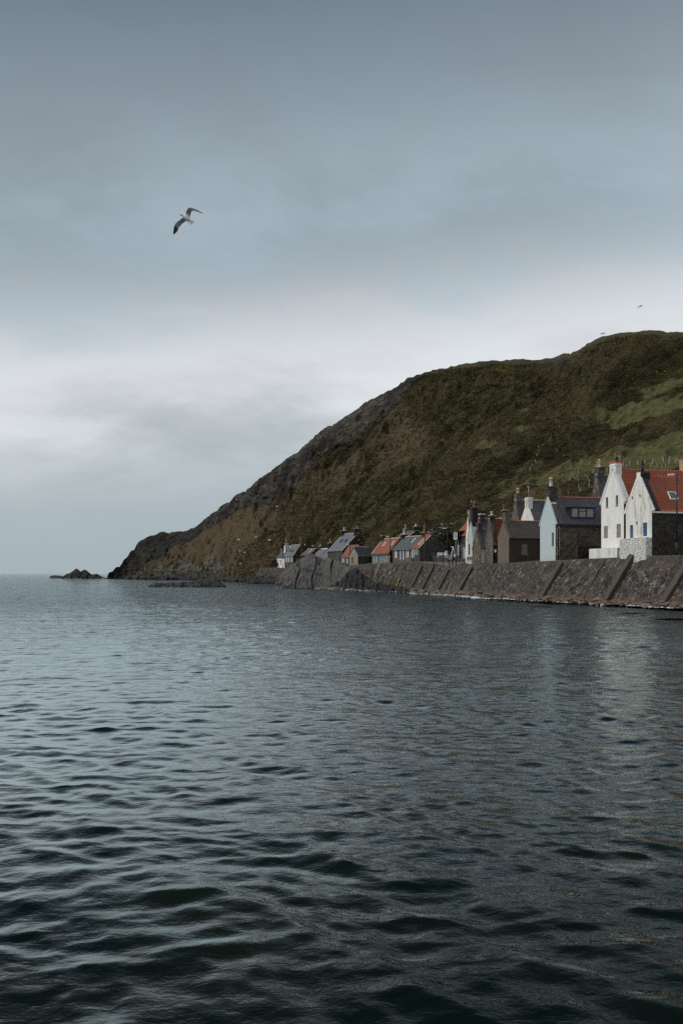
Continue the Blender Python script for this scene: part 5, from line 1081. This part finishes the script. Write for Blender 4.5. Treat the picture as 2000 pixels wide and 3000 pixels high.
for nm, b_ in (('seat', (-.25,.25,-.25,.25,.45,.5)), ('backrest', (-.25,.25,.22,.27,.5,1.25)), ('leg', (-.25,-.2,-.25,-.2,0,.448)), ('leg', (.2,.25,-.25,-.2,0,.448)), ('leg', (-.25,-.2,.2,.25,0,.448)), ('leg', (.2,.25,.2,.25,0,.448))):
    g = MB(); g.box(*b_); g.build(nm, M['white_paint'], r)
r = empty('clothes_dryer', (KX(1326)*176, 176, ZY(1640, 176)), 0, 'white slanted frame with spread arms behind the dark posts', 'frame')
g = MB(); g.tube((-.45, 0, 0), (.05, 0, 2.3), .07, .06); g.tube((.25, 0, 1.2), (.05, 0, 2.3), .07, .06); g.build('mast', M['white_paint'], r)
g = MB(); g.tube((-.3, 0, 2.35), (.15, 0, 2.05), .06, .05); g.build('arm', M['white_paint'], r)
g = MB()
for a in range(7): t = a*.9; g.tube((.3, 0, .8), (.3+.42*math.cos(t), .1*math.sin(t), .8+.5*math.sin(t)), .06, .03, 6)
g.build('spokes', M['white_paint'], r)
r = empty('white_table', (KX(1319)*175, 175, ZY(1640, 175)), 0, 'small white slatted table at the foot of the white slanted frame', 'table')
g = MB(); g.box(-.32, .32, -.3, .3, .72, .78); g.box(-.32, .32, -.3, -.27, .35, .42); g.build('table_top', M['white_paint'], r)
for a in (-1, 1):
    for c in (-1, 1): g = MB(); g.box(a*.28-.03, a*.28+.03, c*.26-.03, c*.26+.03, 0, .718); g.build('leg', M['white_paint'], r)
annex('garden_wall', 'low stone garden wall behind the long white bench', 1310, 184, 1634, A_W, B_W, 0, 1262, 1627, 'rubble_grey', thick=.4)
# notice on the dark close
g = MB(); g.box(-.16, .16, -.02, .02, 0, .45); o = g.build('notice', M['white_paint']); o.location = (KX(1450)*157.6, 157.6, ZY(1618, 157.6)); tag(o, 'small white notice in the dark gap left of the brown cottage', 'sign')

# ---------------------------------------------------------------- trees and shrubs behind the row
def leaf_crown(name, centers, n, size, mats, parent, seed, flower=0.0):
    g = np.random.default_rng(seed); C_ = np.array(centers, float); k = g.integers(0, len(C_), n); d = g.normal(size=(n, 3)); d /= np.linalg.norm(d, axis=1)[:, None]
    c = C_[k, :3]+d*(g.random((n, 1))**.45)*C_[k, 3:4]*np.array([1, 1, .8]); u = g.normal(size=(n, 3)); v = g.normal(size=(n, 3)); u /= np.linalg.norm(u, axis=1)[:, None]; v /= np.linalg.norm(v, axis=1)[:, None]
    s_ = g.uniform(.5, 1.3, (n, 1))*size; V = np.stack([c+u*s_, c+v*s_, c-(u+v)*s_*.6], 1).reshape(-1, 3)
    me = npmesh(name, V, np.arange(3*n).reshape(-1, 3), False); vattr(me, 'tone', np.repeat(np.clip(.4+.3*(k % 3)/2+g.normal(size=n)*.15, 0, 1), 3)); vattr(me, 'flower', np.repeat((g.random(n) < flower*(c[:, 2] > np.median(c[:, 2]))).astype(float), 3))
    return link(name, me, mats, parent)
b = NB(new_mat('tree_leaves')); col = b.ramp(b.attr('tone'), [(.0, (.008,.012,.006)), (.5, (.022,.028,.012)), (1, (.06,.06,.03))]); col = b.mix(b.attr('flower'), col, (.55,.53,.44)); b.out(col, .85, spec=.2); M['leaves'] = b.m
M['bark'] = plain('bark', (.05,.042,.035), .9)
def tree(px, Y, base, top, wd, label, seed, flower=0, n=1800, name='tree'):
    z0 = ZY(base, Y); hh = ZY(top, Y)-z0; rt = empty(name, (KX(px)*Y, Y, z0), 0, label, 'tree' if name == 'tree' else 'shrub'); rg = random.Random(seed)
    cs = []; g = MB(); g.tube((0, 0, -.5), (.1, 0, hh*.45), .16, .1)
    for k in range(9):
        a = k*2.4; rr_ = rg.uniform(.15, .8)*wd; p = (rr_*math.cos(a), rr_*.7*math.sin(a), hh*rg.uniform(.4, .86)); cs.append(p+(wd*rg.uniform(.3, .5),)); g.tube((.05, 0, hh*.3), p, .06, .02, 6)
    g.build('trunk', M['bark'], rt); leaf_crown('crown', cs, n, .16 if Y < 260 else .25, M['leaves'], rt, seed, flower)
tree(1272, 206, 1632, 1548, 2.6, 'elder tree with pale blossom behind the end gable of the row', 1, .22)
tree(1293, 208, 1632, 1522, 2.8, 'tallest dark tree with pale blossom between row and stone house', 2, .12)
tree(1315, 204, 1634, 1545, 2.2, 'dark tree close to the two-storey stone house', 3, .03)
tree(1290, 200, 1634, 1590, 2.4, 'low green bush under the blossoming trees', 4, .0, 1500, 'shrub')
tree(1328, 199, 1636, 1578, 1.3, 'dark bush at the corner of the two-storey stone house', 5, 0, 900, 'shrub')
tree(1078, 252, 1640, 1545, 2.5, 'dark tree beside the tallest slate house', 6, .01, 1600)
tree(1127, 224, 1640, 1568, 2.0, 'dark leafy tree behind the chimney of the red-roofed cottage', 7, .03, 1200)
tree(806, 352, 1666, 1640, 2.6, 'bush left of the white porch cottage', 8, .0, 900, 'shrub')
tree(905, 322, 1640, 1578, 2.6, 'dark tree behind the slate cottages', 9, .01, 1200)

# ---------------------------------------------------------------- gull
def build_gull():
    k = 33/F
    def L(px, py, dy=0): return Vector(((px-548)*k, dy, -(py-637)*k))
    bm = bmesh.new()
    def ring(c, ax, r1, r2, n=10):
        ax = ax.normalized(); u = Vector((0, 1, 0)); v = ax.cross(u).normalized()
        return [bm.verts.new(c+u*math.cos(i*2*math.pi/n)*r1+v*math.sin(i*2*math.pi/n)*r2) for i in range(n)]
    def loft(rings):
        for a, b_ in zip(rings, rings[1:]):
            n = len(a)
            for i in range(n): bm.faces.new([a[i], a[(i+1) % n], b_[(i+1) % n], b_[i]])
        bm.faces.new(rings[0][::-1]); bm.faces.new(rings[-1])
    spine = [(524.6,629,.006),(528.2,629,.016),(530,628.2,.045),(533,628.2,.056),(537,630.4,.055),(542,634,.075),(548,638.5,.085),(553,643,.075),(558,647.5,.05),(562,650.5,.045)]
    rs = []
    for i, (x, y, r) in enumerate(spine):
        p = L(x, y); q = L(*spine[min(i+1, len(spine)-1)][:2]); o_ = L(*spine[max(i-1, 0)][:2]); rs.append(ring(p, q-o_, r, r*(.95 if i < 8 else .5)))
    loft(rs)
    # tail fan
    t = [ring(L(557,646.5), L(563,651)-L(557,646.5), .04, .03), ring(L(562,650.5), L(563,651)-L(557,646.5), .02, .07), ring(L(566,653), L(563,651)-L(557,646.5), .012, .095)]
    loft(t)
    # wings as tapered aerofoil lofts: (leading px,py, trailing px,py, depth)
    def wing(secs, th0):
        rs = []
        for i, (lx, ly, tx, ty, dy) in enumerate(secs):
            a, b_ = L(lx, ly, dy), L(tx, ty, dy+.02); c = a.lerp(b_, .5); d = (b_-a); th = th0*(1-i/len(secs)*.62)
            pts = []
            for f, h in ((0, 0), (.12, .8), (.35, 1), (.7, .5), (1, .12), (.7, -.25), (.35, -.45), (.12, -.5)): pts.append(bm.verts.new(a+d*f+Vector((0, h*th, 0))))
            rs.append(pts)
        loft(rs)
    wing([(540,630,555,641,0),(543,627,557.5,639,-.05),(548,620.5,561,631,-.12),(553,614,564.5,625.5,-.16),(559,612.4,570,621.5,-.15),(568,613.2,577,622.8,-.10),(578,615.6,585,623.6,-.04),(587,619.4,590,624,.02),(594,623,593.5,623.8,.06)], .028)
    wing([(541,635,548,646,0),(533,636,544,646.5,.05),(525,640,537,649,.12),(517,643.5,529,654,.16),(512,649,524.5,660,.16),(509,658,522,668,.12),(507.3,668,520,677,.07),(507,678,516.5,682,.02),(508,688.5,510.5,687,-.03)], .028)
    for (x, y) in ((548.5,650),(553,651)):
        loft([ring(L(x, y-3, .01), Vector((.3, 0, -1)), .008, .008, 6), ring(L(x+1.5, y+5, .02), Vector((.3, 0, -1)), .006, .006, 6)])
    bmesh.ops.recalc_face_normals(bm, faces=bm.faces[:])
    me = bpy.data.meshes.new('gull'); bm.to_mesh(me); bm.free()
    b = NB(new_mat('gull_plumage')); tcn = b.n('ShaderNodeTexCoord'); mp = b.n('ShaderNodeMapping'); b.l(tcn.outputs['Object'], mp.inputs[0]); c = mp.outputs[0]
    sp = b.n('ShaderNodeSeparateXYZ'); b.l(c, sp.inputs[0]); ln = b.n('ShaderNodeVectorMath', operation='LENGTH'); b.l(c, ln.inputs[0])
    n = b.noise(b.coord(scale=(8, 8, 2), rnd=False), 4, 3)
    wingm = b.ramp(b.math('ADD', ln.outputs['Value'], b.math('MULTIPLY', n, .05)), [(.12, 0), (.20, .8), (.38, .55), (.42, .7), (.50, 1)])
    bodyf = b.math('ABSOLUTE', b.math('ADD', b.math('MULTIPLY', sp.outputs[0], .66), b.math('MULTIPLY', sp.outputs[2], .75)))
    wm = b.n('ShaderNodeMapRange'); b.l(bodyf, wm.inputs[0]); wm.inputs[1].default_value = .055; wm.inputs[2].default_value = .11
    tip = b.n('ShaderNodeMapRange'); b.l(ln.outputs['Value'], tip.inputs[0]); tip.inputs[1].default_value = .44; tip.inputs[2].default_value = .5
    col = b.mix(wm.outputs[0], (.80,.79,.76), (.24,.225,.21)); col = b.mix(tip.outputs[0], col, (.025,.025,.025))
    beak = b.n('ShaderNodeMapRange'); b.l(sp.outputs[0], beak.inputs[0]); beak.inputs[1].default_value = -.215; beak.inputs[2].default_value = -.235
    bk = b.math('MULTIPLY', beak.outputs[0], b.math('GREATER_THAN', sp.outputs[2], 0.02)); col = b.mix(bk, col, (.22,.17,.06))
    b.out(col, .75, spec=.2); o = link('gull', me, b.m); o.location = (KX(548)*33, 33, ZY(637, 33))
    md = o.modifiers.new('remesh', 'REMESH'); md.mode = 'VOXEL'; md.voxel_size = .0075; md.use_smooth_shade = True
    tag(o, 'large white gull gliding with bent dark-tipped wings over the sea', 'gull')
    for px, py, Y, s_, rz, lb in ((1766,977,190,1.0,.6,'tiny distant gull just above the ridge'), (1786,961,230,.8,-1.0,'tiniest bird speck above the ridge, right of the other'), (1875,897,200,1.0,.3,'tiny distant gull high above the hilltop')):
        c = o.copy(); COL.objects.link(c); c.location = (KX(px)*Y, Y, ZY(py, Y)); c.rotation_euler = (rz, .3*rz, rz); c.scale = (s_, s_, s_); c['label'] = lb
build_gull()
